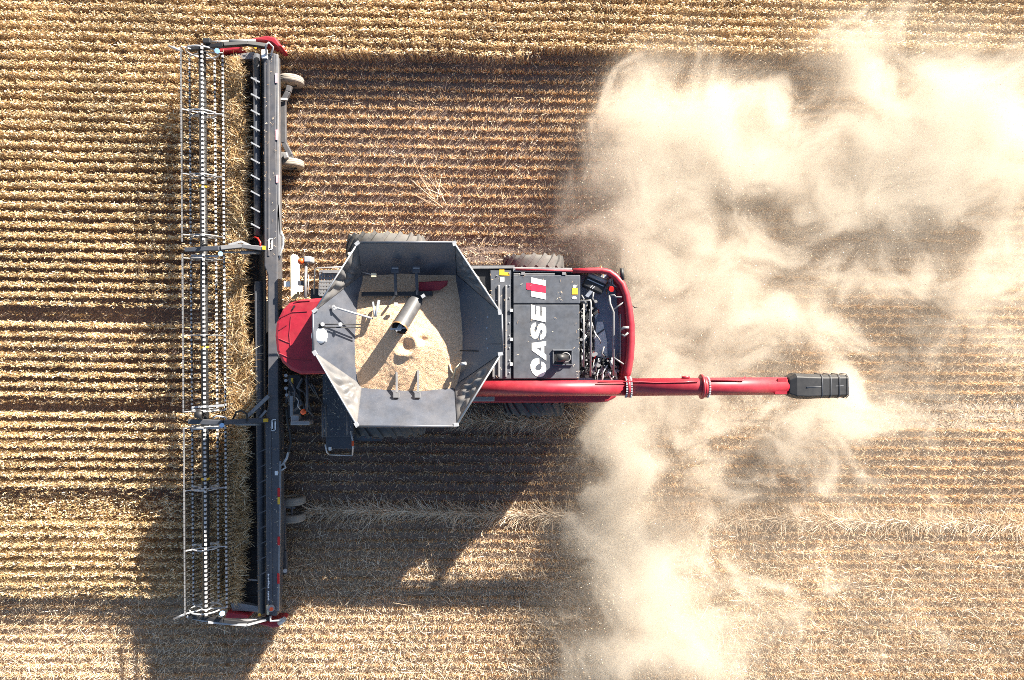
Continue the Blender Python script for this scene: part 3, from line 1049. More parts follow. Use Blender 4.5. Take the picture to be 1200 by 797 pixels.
A = [zo([(230, 318), (398, 297), (398, 348), (376, 352), (376, 438), (400, 458), (400, 525), (230, 405)])]
la = flat('letter_a', A, M['letter'], lid)
flat('letter_counter', [zo([(290, 381), (344, 367), (344, 414)])], M['charcoal'], la, .0012)
C = [zo([(298, 498), (318, 500), (320, 562), (298, 570), (278, 590), (270, 615), (285, 635), (318, 640), (342, 620), (347, 592), (342, 570), (343, 535), (370, 545), (392, 572), (400, 620), (390, 670), (365, 705),
         (330, 715), (280, 705), (240, 670), (218, 620), (215, 570), (235, 520), (265, 502)])]
flat('letter_c', C, M['letter'], lid)
flat('logo_bars', [[(622.2, 325.0), (639.6, 328.9), (639.6, 335.0), (622.2, 331.6)], [(622.2, 341.2), (639.6, 343.6), (639.6, 351.0), (622.2, 347.2)]], M['white'], lid2)
flat('logo_crossbar', [[(616.8, 331.4), (621.9, 331.6), (621.9, 339.8), (619.0, 339.9), (616.8, 338.8)], [(622.3, 332.2), (639.6, 335.5), (639.6, 343.1), (622.3, 340.6)]], M['decalred'], lid2)
flat('sticker', [[(670.3, 337.5), (677, 337.5), (677, 345), (670.3, 345)]], M['yellow'], lid2)
flat('sticker', [arc(673.4, 335.6, 2.1, 1.8, 0, 330, 11), arc(673, 349, 2.9, 1.7, 0, 330, 11)], M['white'], lid2)

# exhaust opening in the hood
m = MB(); m.rect(647.5, 409.5, 671, 411.5, 3.02, 3.07); m.rect(647.5, 426.5, 671, 428.5, 3.02, 3.06)
m.rect(647.5, 411.5, 649, 426.5, 3.02, 3.06); m.rect(669.5, 411.5, 671, 426.5, 3.02, 3.06)
fr = m.build('exhaust_surround', M['charcoal'], lid, bevel=0.01)
MB().rect(649, 411.5, 669.5, 426.5, 3.021, 3.027).build('exhaust_well', M['black'], fr)  # black plate on the hood; the dark of the hole is its colour
m = MB(); c = P(660, 419, 3.03); m.tube([c, c + Vector((0, 0, .16)), c + Vector((-.05, 0, .24)), c + Vector((-.15, 0, .28))], 0.085, 14)
m.build('exhaust_pipe', M['black'], fr, smooth=True)
m = MB(); m.ring(P(663, 419, 3.12), 0.10, 0.012, 'z', 20, 6); m.build('pipe_clamp', M['grey'], fr)

# ---- engine bay
m = MB(); m.pp([(679, 322), (716, 322), (729, 334), (735, 362), (736, 430), (733, 445), (679, 445)][::-1], 2.3, 2.45, 2.45)
bay = m.build('engine_bay_floor', M['slate'], deck)
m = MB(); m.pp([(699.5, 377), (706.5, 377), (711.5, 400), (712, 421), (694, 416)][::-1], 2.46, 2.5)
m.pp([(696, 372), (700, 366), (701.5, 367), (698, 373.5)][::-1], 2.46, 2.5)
m.build('heat_shield', M['alu'], bay)  # pale plate painted as a sunlit patch of the bay floor
m = MB(); m.bar(P(694, 396, 2.52), P(708, 386, 2.52), .03, .02); m.build('shield_seam', M['navy'], bay)  # dark strip painted as a shadow crossing the sunlit patch
# air filter box, turned
R = Matrix.Rotation(math.radians(-24), 3, 'Z')
m = MB(); m.box(P(696, 334, 2.75), (0.46, 0.26, 0.28), R)
af = m.build('air_filter', M['black'], bay, bevel=0.03)
m = MB()
ax = R @ Vector((1, 0, 0)); ay = R @ Vector((0, 1, 0)); c0 = P(696, 334, 2.9)
m.bar(c0 + ay * .06 - ax * .18, c0 + ay * .06 + ax * .20, .02, .02)
m.bar(c0 - ay * .02 - ax * .02, c0 - ay * .09 - ax * .05, .02, .02); m.bar(c0 - ay * .02 + ax * .03, c0 - ay * .09 + ax * .0, .02, .02)
m.build('filter_clip', M['light'], af)
m = MB(); m.tube([c0 + ay * .17 - ax * .2, c0 + ay * .17 + ax * .22], .055, 12); m.build('intake_tube', M['grey'], af)
# pipework and engine clutter
def clutter(material, n, x0, x1, y0, y1, z0, z1, kinds):
    for _ in range(n):
        m = MB()
        p = P(random.uniform(x0, x1), random.uniform(y0, y1), random.uniform(z0, z1))
        k = random.choice(kinds)
        if k == 'b':
            m.box(p, (random.uniform(.03, .11), random.uniform(.03, .12), random.uniform(.04, .12)), Matrix.Rotation(random.uniform(0, 3), 3, 'Z'))
            m.build('engine_bracket', material, bay, bevel=.006)
        elif k == 'p':
            q = p + Vector((random.uniform(-.14, .14), random.uniform(-.28, .28), random.uniform(-.04, .04)))
            r_ = p.lerp(q, .5) + Vector((random.uniform(-.06, .06), random.uniform(-.06, .06), random.uniform(0, .06)))
            m.tube([p, r_, q], random.uniform(.010, .022), 6)
            m.build('engine_pipe', material, bay)
        else:
            m.tube([p, p + Vector((0, 0, random.uniform(.04, .12)))], random.uniform(.02, .05), 10)
            m.build('engine_cap', material, bay)
MB().rect(679.5, 350, 697, 443, 2.4, 2.55).build('engine_block', M['black'], bay, bevel=0.02)
MB().rect(694, 421, 726, 444, 2.4, 2.58).build('engine_block', M['black'], bay, bevel=0.02)
clutter(M['black'], 45, 680, 698, 352, 441, 2.55, 2.85, 'bpc')
clutter(M['grey'], 40, 680, 698, 352, 441, 2.6, 2.9, 'ppcp')
clutter(M['light'], 22, 680, 697, 352, 441, 2.65, 2.92, 'pp')
clutter(M['black'], 40, 695, 724, 417, 442, 2.5, 2.8, 'bpc')
clutter(M['grey'], 30, 695, 724, 417, 442, 2.55, 2.85, 'bpc')
clutter(M['light'], 20, 695, 725, 418, 442, 2.6, 2.86, 'pp')
clutter(M['redref'], 4, 680, 722, 355, 441, 2.6, 2.8, 'p')
clutter(M['brass'], 12, 699, 724, 320, 336, 2.5, 2.75, 'pb')
clutter(M['light'], 12, 710, 728, 326, 340, 2.6, 2.85, 'pb')
m = MB(); m.tube([P(680, 353, 2.95), P(692, 352, 2.96), P(692.5, 358, 2.96), P(692, 441, 2.95)], .022, 8)
m.tube([P(684, 356, 2.93), P(684, 430, 2.93)], .018, 8)
m.build('coolant_pipe', M['grey'], bay)
MB().tube([P(716, 338, 2.9), P(717, 339, 2.98)], .06, 12).build('filler_cap', M['redref'], bay)
m = MB(); m.tube([P(714, 346, 2.9), P(715, 356, 2.95), P(719, 366, 2.95), P(719, 440, 2.95)], .024, 8)
m.tube([P(719, 363, 2.95), P(731, 354, 3.0)], .018, 8); m.tube([P(719, 419, 2.95), P(731, 427, 3.0)], .018, 8)
m.tube([P(727, 368, 2.9), P(727, 425, 2.9)], .016, 8); m.tube([P(714, 346, 2.9), P(720, 346, 2.95), P(722, 348, 2.95), P(729, 348, 3.0)], .02, 8)
m.build('hand_rail', M['grey'], bay)
# rear red rail
m = MB()
path = [(671, 317.5), (690, 317), (705, 317), (714, 319), (722, 325), (729, 333), (734, 346), (737, 362), (739, 380), (739.3, 400), (738, 420), (735.5, 436), (733, 445)]
for i in range(len(path) - 1):
    pass
m.tube([P(*p, 2.98) for p in path], [.055, .06, .065, .07, .075, .08, .08, .085, .09, .09, .09, .085, .07], 12)
rail = m.build('rear_rail', M['red'], cb)
m = MB(); m.tube([P(604, 315.8, 3.02), P(671, 317.5, 3.02)], .02, 8); m.build('rail_trim', M['red'], rail)
m = MB(); m.pp([(716, 318), (731, 332), (738, 360), (740, 395), (738, 430), (734, 446), (728, 446), (732, 395), (726, 340)][::-1], 1.9, 2.9, 2.98)
m.build('rear_panel', M['red'], rail)
m = MB(); m.tube([P(728.5, 314.5, 3.0), P(729.5, 328, 3.0)], .045, 12); m.build('tail_lamp', M['black'], rail)
m = MB(); m.tube([P(739, 358, 2.9), P(747, 361, 2.9)], .008, 6); m.tube([P(739, 356, 2.9), P(744, 361, 2.9)], .008, 6); m.build('wire', M['black'], rail)
m = MB(); m.tube([P(728, 386, 3.05), P(731, 384, 3.12), P(737, 384, 3.12)], .03, 8); m.tube([P(729, 392, 3.05), P(732, 394, 3.1), P(736, 390, 3.1)], .025, 8); m.build('catch', M['grey'], rail)
# straw hood and spreader at the rear, under the deck
m = MB(); m.box((2.15, CY, 1.35), (0.9, 2.0, 1.1)); m.build('straw_hood', M['black'], body, bevel=0.1)
for s in (-.5, .5):
    MB().lathe((2.5, CY + s, .85), [(0, .02), (.42, 0), (.42, .06), (.1, .1), (0, .1)], 'z', 24).build('spreader_disc', M['grey'], body)

# ---- unloading auger
ZA = 3.1
m = MB(); m.tube([P(540, 455.5, ZA - .05), P(640, 455.3, ZA), P(735, 454.5, ZA)], 0.168, 24)
au = m.build('unloading_auger', M['red'], cb)
m = MB(); m.tube([P(735, 453.8, ZA), P(830, 453, ZA), P(926, 452.2, ZA)], 0.190, 28); m.build('outer_tube', M['red'], au)
for px, R0, bx in ((735.5, .225, (733, 738.5)), (825, .225, (829,))):
    m = MB()
    m.lathe(P(px, 453.6, ZA), [(.15, -.035), (R0, -.035), (R0, .035), (.15, .035)], 'x', 28)
    if px > 800:
        m.lathe(P(px - 3, 453.2, ZA), [(.15, -.02), (.265, -.02), (.265, .02), (.15, .02)], 'x', 28)
    m.marks = [(0, M['red'])]
    m.use(M['light'])
    for b_ in bx:
        for k in range(14):
            a = math.pi * k / 13
            m.box(P(b_, 453.6, ZA) + Vector((0, math.cos(a) * .212, math.sin(a) * .212)), (.035, .03, .03))
    m.build('flange', M['red'], au)
m = MB(); m.tube([P(700, 448, ZA + .17), P(740, 447, ZA + .18), P(768, 448.5, ZA + .18), P(800, 448, ZA + .18), P(818, 447, ZA + .18)], .014, 6)
m.tube([P(833, 446, ZA + .16), P(870, 446, ZA + .17), P(873, 442, ZA + .1)], .018, 6); m.tube([P(799, 442.5, ZA + .05), P(808, 442, ZA + .05)], .03, 6)
m.build('hydraulic_pipe', M['red'], au)
m = MB(); m.pp([(590, 446.5), (678, 446.5), (678, 449.5), (590, 450)][::-1], 2.9, 3.1); m.build('auger_saddle', M['maroon'], au)
# spout
m = MB()
def ring_pts(px, py0, py1, zc, hz, k=8):
    a = P(px, py0, zc); b_ = P(px, py1, zc)
    cy, ry = (a.y + b_.y) / 2, abs(a.y - b_.y) / 2
    return [Vector((a.x, cy + ry * s_ * 1.0, zc + hz * t_)) for s_, t_ in ((-.75, -1), (.75, -1), (1, -.6), (1, .6), (.75, 1), (-.75, 1), (-1, .6), (-1, -.6))]
secs = [ring_pts(921, 442, 463, ZA, .19), ring_pts(929, 437.5, 466.5, ZA, .23), ring_pts(942, 438, 467, ZA - .05, .24), ring_pts(962, 439, 466, ZA - .15, .22), ring_pts(989, 439, 465, ZA - .32, .20)]
vs = [[m.bm.verts.new(p) for p in s] for s in secs]
for i in range(len(vs) - 1):
    for k in range(8):
        m.bm.faces.new((vs[i][k], vs[i][(k + 1) % 8], vs[i + 1][(k + 1) % 8], vs[i + 1][k]))
m.bm.faces.new(vs[0][::-1]); m.bm.faces.new(vs[-1])
spout = m.build('spout', M['black'], au, bevel=0.015)
m = MB()
for px, f in ((958, .13), (968, .19), (978, .26), (988, .32)):
    zc = ZA - f
    pts = ring_pts(px, 438, 466, zc, .235)
    m.tube(pts + [pts[0]], .009, 6, caps=False)
m.tube([P(945, 454, ZA + .2), P(988, 452, ZA - .09)], .016, 6)
m.build('spout_rib', M['charcoal'], spout)
m = MB(); m.pp([(912, 443.5), (922, 443), (922, 462), (908, 462)][::-1], ZA + .12, ZA + .165); m.build('tube_collar', M['red'], au)

# ---- grain tank
ZR, ZO = 4.0, 3.22
TL = 0.17
rim = {'tl': P(419, 284, ZR), 'tr': P(532.5, 284, ZR), 'rt': P(588, 368, ZR), 'rb': P(589, 413, ZR), 'br': P(535, 499.5, ZR), 'bl': P(418, 499.5, ZR), 'lb': P(367, 412, ZR), 'lt': P(367, 366, ZR)}
op = {'tl': P(424, 322, ZO), 'tr': P(535, 322, ZO), 'br': P(532, 452, ZO), 'bl': P(424, 452, ZO)}
m = MB()
for a, b_ in (('tl', 'tr'), ('tr', 'br'), ('br', 'bl'), ('bl', 'tl')):
    p, q = op[a], op[b_]
    m.plate([p, q, q - Vector((0, 0, .9)), p - Vector((0, 0, .9))], .025)
tank = m.build('grain_tank', M['tank'], cb)
wx0, wx1, wy0, wy1 = op['tl'].x - .28, op['tr'].x + .28, op['bl'].y - .26, op['tl'].y + .13
for (a, b_) in (((wx0, wy0), (wx1, wy0)), ((wx1, wy0), (wx1, wy1)), ((wx1, wy1), (wx0, wy1)), ((wx0, wy1), (wx0, wy0))):
    m = MB()
    m.plate([Vector((a[0], a[1], 1.7)), Vector((b_[0], b_[1], 1.7)), Vector((b_[0], b_[1], 3.33)), Vector((a[0], a[1], 3.33))], .03)
    m.build('tank_wall', M['navy'], tank)
def panel(name, a, b_, c, d, material):
    # rim edge a-b, opening edge c-d, with a folded lip
    m = MB()
    m.plate([rim[a], rim[b_], op[c], op[d]], .022)
    mid1 = rim[a].lerp(op[d], .12); mid2 = rim[b_].lerp(op[c], .12)
    m.tube([rim[a], rim[b_]], .025, 8)
    return m.build(name, material, tank)
# each side flap is a trapezium whose lower edge follows the opening
panel('tank_flap', 'tl', 'tr', 'tr', 'tl', M['tank'])
panel('tank_flap', 'bl', 'br', 'br', 'bl', M['tank'])
panel('tank_flap', 'lt', 'lb', 'bl', 'tl', M['tank'])
panel('tank_flap', 'rt', 'rb', 'br', 'tr', M['tank'])
def gusset(a, b_, c, seed):
    """wrinkled fabric triangle: a and b on the rim, c on the opening corner"""
    A_, B_, C_ = rim[a], rim[b_], op[c]
    n = (B_ - A_).cross(C_ - A_).normalized()
    if n.z < 0: n = -n
    N = 40
    m = MB(); grid = {}
    for i in range(N + 1):
        for j in range(N + 1 - i):
            u, v = i / N, j / N
            p = A_ * (1 - u - v) + B_ * u + C_ * v
            edge = min(u, v, 1 - u - v) * 3
            rad = math.atan2(u + 1e-4, 1 - u - v + 1e-4)
            wv = math.sin(rad * 17 + seed + 2 * math.sin(v * 7 + seed)) * .5 + math.sin((u - v) * 13 + seed * 2) * .35
            sag = -0.16 * (1 - v) * math.sin(math.pi * min(max(u / (1 - v + 1e-6), 0), 1))
            grid[i, j] = m.bm.verts.new(p + n * ((0.075 * wv) * min(1, edge * 1.4) + sag * .6 * min(1, edge)))
    for i in range(N):
        for j in range(N - i):
            m.bm.faces.new((grid[i, j], grid[i + 1, j], grid[i, j + 1]))
            if j < N - i - 1:
                m.bm.faces.new((grid[i + 1, j], grid[i + 1, j + 1], grid[i, j + 1]))
    o = m.build('corner_fabric', M['fabric'], tank, smooth=True)
    md = o.modifiers.new('thickness', 'SOLIDIFY'); md.thickness = .012
    m = MB(); m.tube([A_ + n * .012, B_ + n * .012], .016, 6); m.build('edge_cord', M['light'], o)
    m = MB()
    for e in (A_, B_):
        m.box(e.lerp(C_, .04) + Vector((0, 0, .03)), (.10, .07, .05), Matrix.Rotation(seed, 3, 'Z'))
    m.build('corner_clip', M['light'], o)
gusset('tl', 'lt', 'tl', .7)
gusset('lb', 'bl', 'bl', 2.1)
gusset('br', 'rb', 'br', 3.3)
gusset('rt', 'tr', 'tr', 4.9)

# fittings inside the tank
def T(px, py, z):
    return P(px, py, z + TL * max(0.0, min(1.0, 4.0 - z)))

m = MB(); m.bar(T(424, 345, 3.30), T(507, 344, 3.30), .09, .09); m.build('cross_bar', M['black'], tank)
for px in (464, 489):
    m = MB(); m.bar(T(px - 1, 318, 3.55), T(px, 346, 3.35), .06, .05); m.box(T(px - 1, 316, 3.58), (.16, .14, .08)); p = m.build('post', M['navy'], tank, bevel=.01)
    MB().box(T(px - 1, 314.5, 3.64), (.13, .03, .02)).build('post_plate', M['grey'], p)
    m = MB(); m.bar(T(px + 1, 434, 3.3), T(px + 1, 460, 3.4), .04, .05); m.box(T(px + .5, 463, 3.42), (.12, .10, .05)); m.build('post', M['grey'], tank)
m = MB(); m.tube([T(422, 318, 3.5), T(436, 322, 3.55)], .012, 6); l = m.build('work_lamp', M['grey'], tank)
MB().box(T(438, 322.5, 3.58), (.11, .08, .06)).build('lamp_glass', M['cream'], l, bevel=.01)
m = MB(); m.plate([T(491, 331, 3.35), T(525, 329, 3.45), T(524, 334, 3.35), T(515, 340, 3.3), T(491, 341, 3.28)], .02); m.build('flap', M['maroon'], tank)
m = MB(); m.tube([T(391, 360, 3.75), T(437, 373.5, 3.45)], .022, 8); m.bar(T(390, 358, 3.74), T(393, 363, 3.74), .05, .04)
m.tube([T(437, 354, 3.4), T(439, 371, 3.5)], .022, 6); m.tube([T(444, 352, 3.4), T(440, 371, 3.5)], .03, 6)
m.build('support_rod', M['light'], tank)
m = MB(); m.tube([T(374, 380, 3.92), T(424, 380.5, 3.45)], .014, 6); m.tube([T(374, 383.5, 3.92), T(424, 384, 3.45)], .014, 6); m.build('guide_rod', M['black'], tank)
m = MB()
for px in (378, 399):
    m.tube([T(px, 380, 3.9 - (px - 378) * .008), T(px, 380, 3.96 - (px - 378) * .008)], .04, 10)
m.build('rod_eye', M['light'], tank)
m = MB(); m.bar(T(456, 357, 3.42), T(463, 347, 3.4), .045, .05); m.build('bracket', M['black'], tank)
MB().box(T(464, 356.5, 3.5), (.07, .06, .05)).build('sensor', M['white'], tank)
MB().box(T(496, 347, 3.42), (.08, .07, .06), Matrix.Rotation(.6, 3, 'Z')).build('sensor', M['light'], tank)
m = MB(); m.tube([T(539, 411, 3.35), T(566, 411.5, 3.6)], .012, 6); m.build('guide_rod', M['black'], tank)
m = MB(); m.tube([T(531, 443, 3.2), T(534, 432, 3.35), T(539, 427, 3.42)], .022, 8); l = m.build('work_lamp', M['cream'], tank)
m = MB(); m.tube([T(540, 426.5, 3.45), T(546, 426, 3.5)], .035, 10); m.build('lamp_glass', M['light'], l)
m = MB(); m.tube([T(527, 427, 3.25), T(528, 433, 3.25), T(531, 438, 3.25)], .016, 6); m.build('lamp_wire', M['cream'], tank)
m = MB()
for k in range(12):
    px = 547 + (k % 3) * 12 + random.uniform(-1, 1); py = 372 + (k // 3) * 12 + random.uniform(-1, 1)
    zz = 3.02 + (px - 535) / 53 * .98 + .03
    m.box(T(px, py, zz), (.035, .035, .02), Matrix.Rotation(k, 3, 'Z'))
m.build('rivet', M['light'], tank)
m = MB(); m.bar(T(546, 403.5, 3.27), T(588, 403, 3.99), .02, .02); m.build('seam', M['navy'], tank)

# filling auger in the tank
p0, p1 = T(493, 343, 3.02), T(468.5, 384, 3.80)
dirv = (p1 - p0).normalized()
m = MB(); m.tube([p0, p0.lerp(p1, .30)], .150, 24); fa = m.build('fill_auger', M['black'], tank)
m = MB()
m.tube([p0.lerp(p1, .27), p1], .158, 28, caps=False)
m.tube([p0.lerp(p1, .27), p1], .140, 28, caps=False)
m.build('auger_tube', M['fill'], fa)
m = MB(); m.tube([p1 - dirv * .02, p1 + dirv * .02], .172, 28, caps=False); m.tube([p1 - dirv * .3, p1 - dirv * .28], .139, 20); m.build('tube_lip', M['brass'], fa)
m = MB(); m.tube([p1 - dirv * .28, p1 + dirv * .05], .05, 10); m.box(p1 + dirv * .05 + Vector((0, 0, .02)), (.12, .05, .05), Matrix.Rotation(.4, 3, 'Z')); m.build('auger_shaft', M['light'], fa)
m = MB(); m.bar(p1 + Vector((-.19, -.03, 0)), p1 + Vector((.2, .0, 0)), .03, .03); m.build('lip_bar', M['light'], fa)

# ---- grain
def build_grain():
    n = 150
    x0, x1 = op['tl'].x - .24, op['tr'].x + .24
    y0, y1 = op['bl'].y - .22, op['tl'].y + .10
    xs_ = np.linspace(x0, x1, n); ys_ = np.linspace(y0, y1, n)
    X, Y = np.meshgrid(xs_, ys_, indexing='ij')
    c = P(473, 396, 3.5)
    d = np.sqrt((X - c.x) ** 2 + ((Y - c.y)) ** 2)
    d = np.sqrt(((X - c.x - .12) / 1.15) ** 2 + (Y - c.y + .1) ** 2)
    Z = 3.60 - 0.24 * np.sqrt(d * d + .03)
    # crater rim by the outlet and a spill groove
    c2 = P(478, 405, 3.2); d2 = np.sqrt((X - c2.x) ** 2 + (Y - c2.y) ** 2)
    th = np.arctan2(Y - c2.y, X - c2.x)
    Z -= 0.10 * np.exp(-(d2 / .12) ** 2) * (0.7 + 0.6 * vnoise(X, Y, 9))
    Z += (0.045 + 0.035 * np.sin(th * 1.0 + 2.2) + 0.02 * np.sin(th * 3 + .5)) * np.exp(-((d2 - .22 - .03 * np.sin(th * 2 + 1)) / .085) ** 2)
    c3 = P(497, 398, 3.2); Z -= .07 * np.exp(-(((X - c3.x) / .10) ** 2 + ((Y - c3.y) / .06) ** 2))
    Z += 0.05 * (vnoise(X, Y, 2.0) - .5) + 0.012 * (vnoise(X, Y, 6) - .5) + .010 * (vnoise(X, Y, 17) - .5)
    Z = np.maximum(Z, 3.0)
    V = np.stack([X, Y, Z], -1).reshape(-1, 3)
    I = np.arange(n * n).reshape(n, n)
    Q = np.stack([I[:-1, :-1], I[1:, :-1], I[1:, 1:], I[:-1, 1:]], -1).reshape(-1, 4)
    # skirt so the heap is a solid
    ring = np.concatenate([I[:, 0], I[-1, 1:], I[::-1, -1][1:], I[0, ::-1][1:-1]])
    low = V[ring].copy(); low[:, 2] = 2.3
    k = len(V) + np.arange(len(ring))
    Q2 = np.stack([ring, np.roll(ring, -1), np.roll(k, -1), k], -1)
    gm = bpy.data.materials.new('grain_kernels'); gm.use_nodes = True
    t = gm.node_tree; b = t.nodes['Principled BSDF']
    tc = t.nodes.new('ShaderNodeTexCoord')
    vo = t.nodes.new('ShaderNodeTexVoronoi'); vo.inputs['Scale'].default_value = 65
    t.links.new(tc.outputs['Object'], vo.inputs['Vector'])
    sp = t.nodes.new('ShaderNodeSeparateColor'); t.links.new(vo.outputs['Color'], sp.inputs[0])
    r = t.nodes.new('ShaderNodeValToRGB')
    r.color_ramp.elements[0].color = (0.52, 0.32, 0.18, 1); r.color_ramp.elements[1].color = (0.72, 0.51, 0.34, 1)
    t.links.new(sp.outputs[0], r.inputs['Fac']); t.links.new(r.outputs[0], b.inputs['Base Color'])
    b.inputs['Roughness'].default_value = .7
    bp = t.nodes.new('ShaderNodeBump'); bp.inputs['Strength'].default_value = .5; bp.inputs['Distance'].default_value = .02; bp.invert = True
    t.links.new(vo.outputs['Distance'], bp.inputs['Height']); t.links.new(bp.outputs[0], b.inputs['Normal'])
    o = mesh_np('grain', np.concatenate([V, low]), np.concatenate([Q, Q2]), gm)
    for p in o.data.polygons: p.use_smooth = True
    tag(o, 'heap of pale harvested grain filling the open tank of the combine', 'grain', kind='stuff')
build_grain()

# ---- cab
m = MB()
out = [(323, 378), (330, 363), (338, 355), (352, 351), (382, 348.5), (386, 394), (382, 438.5), (352, 439), (340, 434), (330, 425), (323.5, 412), (321.5, 394)]
m.pp(out[::-1], 3.32, 3.58, 3.58)
roof = m.build('cab_roof', M['red'], cb, bevel=0.07)
m = MB()
def seam(pts):
    m.tube([P(*p, 3.583) for p in pts], .012, 5)
seam([(327, 373), (342, 366), (360, 365)]); seam([(327, 387), (336, 381)]); seam([(327, 397), (336, 401), (340, 402)]); seam([(327, 414), (340, 420), (365, 422)])
seam([(341, 371), (339, 392), (340, 405)]); seam([(345, 353.5), (363, 352.5)]); 
m.build('roof_seam', M['maroon'], roof)
m = MB(); m.bar(P(343, 362, 3.6), P(345.5, 358, 3.6), .03, .02); m.build('roof_handle', M['black'], roof)
m = MB(); m.pp([(330, 366), (345, 357), (382, 356), (382, 431), (345, 430), (331, 421), (327, 394)][::-1], 1.55, 3.32, 3.4)
m.build('cab_window', M['glass'], roof)
m = MB(); m.lathe(P(375, 393.5, 3.84), [(0.155, 0), (.165, .05), (.15, .09), (.10, .12), (0, .13)], 'z', 28); m.box(P(377, 393.5, 3.78), (.22, .25, .12))
m.build('satellite_receiver', M['white'], roof, bevel=.02)
# feeder house and front frame
m = MB(); m.poly_prism([Vector((-4.4, CY - .65, 1.0)), Vector((-5.75, CY - .65, .35)), Vector((-5.75, CY + .65, .35)), Vector((-4.4, CY + .65, 1.0))],
                       [Vector((-4.4, CY - .65, 1.75)), Vector((-5.75, CY - .65, 1.05)), Vector((-5.75, CY + .65, 1.05)), Vector((-4.4, CY + .65, 1.75))])
m.build('feeder_house', M['black'], cb, bevel=.03)
m = MB(); m.pp([(340, 300), (343.5, 297), (346, 303), (346.5, 344), (340.5, 350)][::-1], 1.2, 1.55); db = m.build('front_post', M['cream'], cb, bevel=.01)
m = MB(); m.box(P(348, 338, 1.4), (.22, .16, .14)); m.box(P(337, 333, 1.4), (.14, .12, .1)); m.build('post_bracket', M['white'], db)
# mirrors and beacons
m = MB(); m.tube([P(358, 349, 3.1), P(358, 330, 3.05), P(359, 309, 3.0)], .032, 8); m.tube([P(361, 345, 3.1), P(361.5, 322, 3.05)], .014, 6)
ma = m.build('mirror_arm', M['grey'], cb)
MB().box(P(362.5, 304.5, 2.95), (.15, .13, .28)).build('mirror', M['light'], ma, bevel=.02)
m = MB(); m.lathe(P(353.5, 306.5, 3.0), [(.068, 0), (.07, .05), (.05, .09), (0, .10)], 'z', 18); m.build('beacon', M['orange'], ma)
m = MB(); m.tube([P(353.5, 306.5, 2.95), P(359, 309, 2.98)], .02, 6); m.box(P(353, 332, 2.95), (.12, .10, .1)); m.build('lamp_bracket', M['navy'], ma, bevel=.01)
m = MB(); m.tube([P(360, 439, 3.1), P(360, 470, 3.0), P(359, 482, 2.95)], .03, 8)
ma = m.build('mirror_arm', M['navy'], cb)
m = MB(); m.lathe(P(356, 482.5, 2.95), [(.058, 0), (.06, .05), (.04, .08), (0, .09)], 'z', 18); m.build('beacon', M['orange'], ma)
m = MB(); m.box(P(354, 495, 2.7), (.42, .09, .3)); m.box(P(347, 490, 2.7), (.18, .14, .2)); m.build('mirror', M['grey'], ma, bevel=.02)
m = MB(); m.bar(P(342, 464, 2.2), P(342, 488, 2.2), .06, .06); m.build('grab_bar', M['grey'], ma)
m = MB(); m.tube([P(347, 466, 2.2), P(350, 470, 2.25), P(349, 476, 2.25), P(352, 480, 2.2)], .014, 6); m.build('cable', M['light'], ma)
# couplings under the cab's lower corner
m = MB()
for k, (x, y) in enumerate(((335, 440), (335, 446), (335, 455), (336, 463))):
    m.tube([P(x, y, 1.6), P(x, y, 1.7)], .04, 8)
cp = m.build('coupler', M['light'], cb)
m = MB()
for k in range(14):
    x, y = random.uniform(338, 366), random.uniform(441, 478)
    p = P(x, y, random.uniform(1.2, 1.9))
    m.tube([p, p + Vector((random.uniform(-.12, .12), random.uniform(-.4, .1), .05)), p + Vector((random.uniform(-.2, .2), random.uniform(-.5, -.2), -.1))], random.uniform(.015, .035), 7)
m.box(P(341.5, 446, 1.7), (.06, .1, .06))
m.build('hose', M['navy'], cb)
MB().rect(341, 443, 343, 450, 1.75, 1.8).build('tag', M['yellow'], cp)
m = MB(); m.rect(338, 440, 352, 490, .9, 1.2); m.build('side_frame', M['black'], cb)
# platform with ladder (lower side) and grated step (upper side)
m = MB(); m.rect(378, 438, 414, 512, 1.85, 1.92); m.rect(382, 505, 413, 526, 1.78, 1.85)
pl = m.build('platform', M['navy'], cb, bevel=.01)
m = MB()
for k in range(9):
    for j in range(16):
        m.box(P(383 + k * 3.6, 446 + j * 4.6, 1.922), (.018, .018, .008))
m.build('tread_stud', M['charcoal'], pl)
m = MB(); m.tube([P(378, 474, 2.7), P(378, 512, 2.7)], .022, 8); m.tube([P(382, 474, 2.3), P(382, 512, 2.3)], .018, 8)
m.tube([P(378, 512, 2.7), P(378.5, 511, 1.9)], .02, 8); m.tube([P(378, 475, 2.7), P(378.5, 474, 1.9)], .02, 8)
m.tube([P(407, 480, 2.7), P(407, 510, 2.7)], .022, 8)
m.build('guard_rail', M['charcoal'], pl)
m = MB()
for k in range(5):
    z = 1.65 - k * .3
    m.bar(Vector((-3.72, -2.28 - k * .05, z)), Vector((-3.28, -2.28 - k * .05, z)), .14, .03)
m.bar(Vector((-3.74, -2.24, 1.9)), Vector((-3.74, -2.5, .4)), .05, .03); m.bar(Vector((-3.26, -2.24, 1.9)), Vector((-3.26, -2.5, .4)), .05, .03)
m.build('ladder', M['charcoal'], pl)
m = MB(); m.tube([P(381, 521, 2.1), P(383, 530, 2.0), P(386, 533, 1.9)], .018, 6); m.tube([P(411, 505, 2.2), P(414, 520, 2.2), P(413, 533, 2.0)], .02, 6); m.tube([P(386, 533, 1.9), P(413, 534, 1.95)], .014, 6)
m.build('ladder_rail', M['light'], pl)
MB().rect(412, 517, 414, 523, 2.25, 2.3).build('reflector', M['orange'], pl)
MB().rect(385, 524, 388, 528, 1.9, 1.94).build('reflector', M['white'], pl)
m = MB()
for k in range(12):
    m.bar(P(375.5 + k * 3.2, 318, 1.9), P(374.5 + k * 3.2, 346, 1.9), .045, .03)
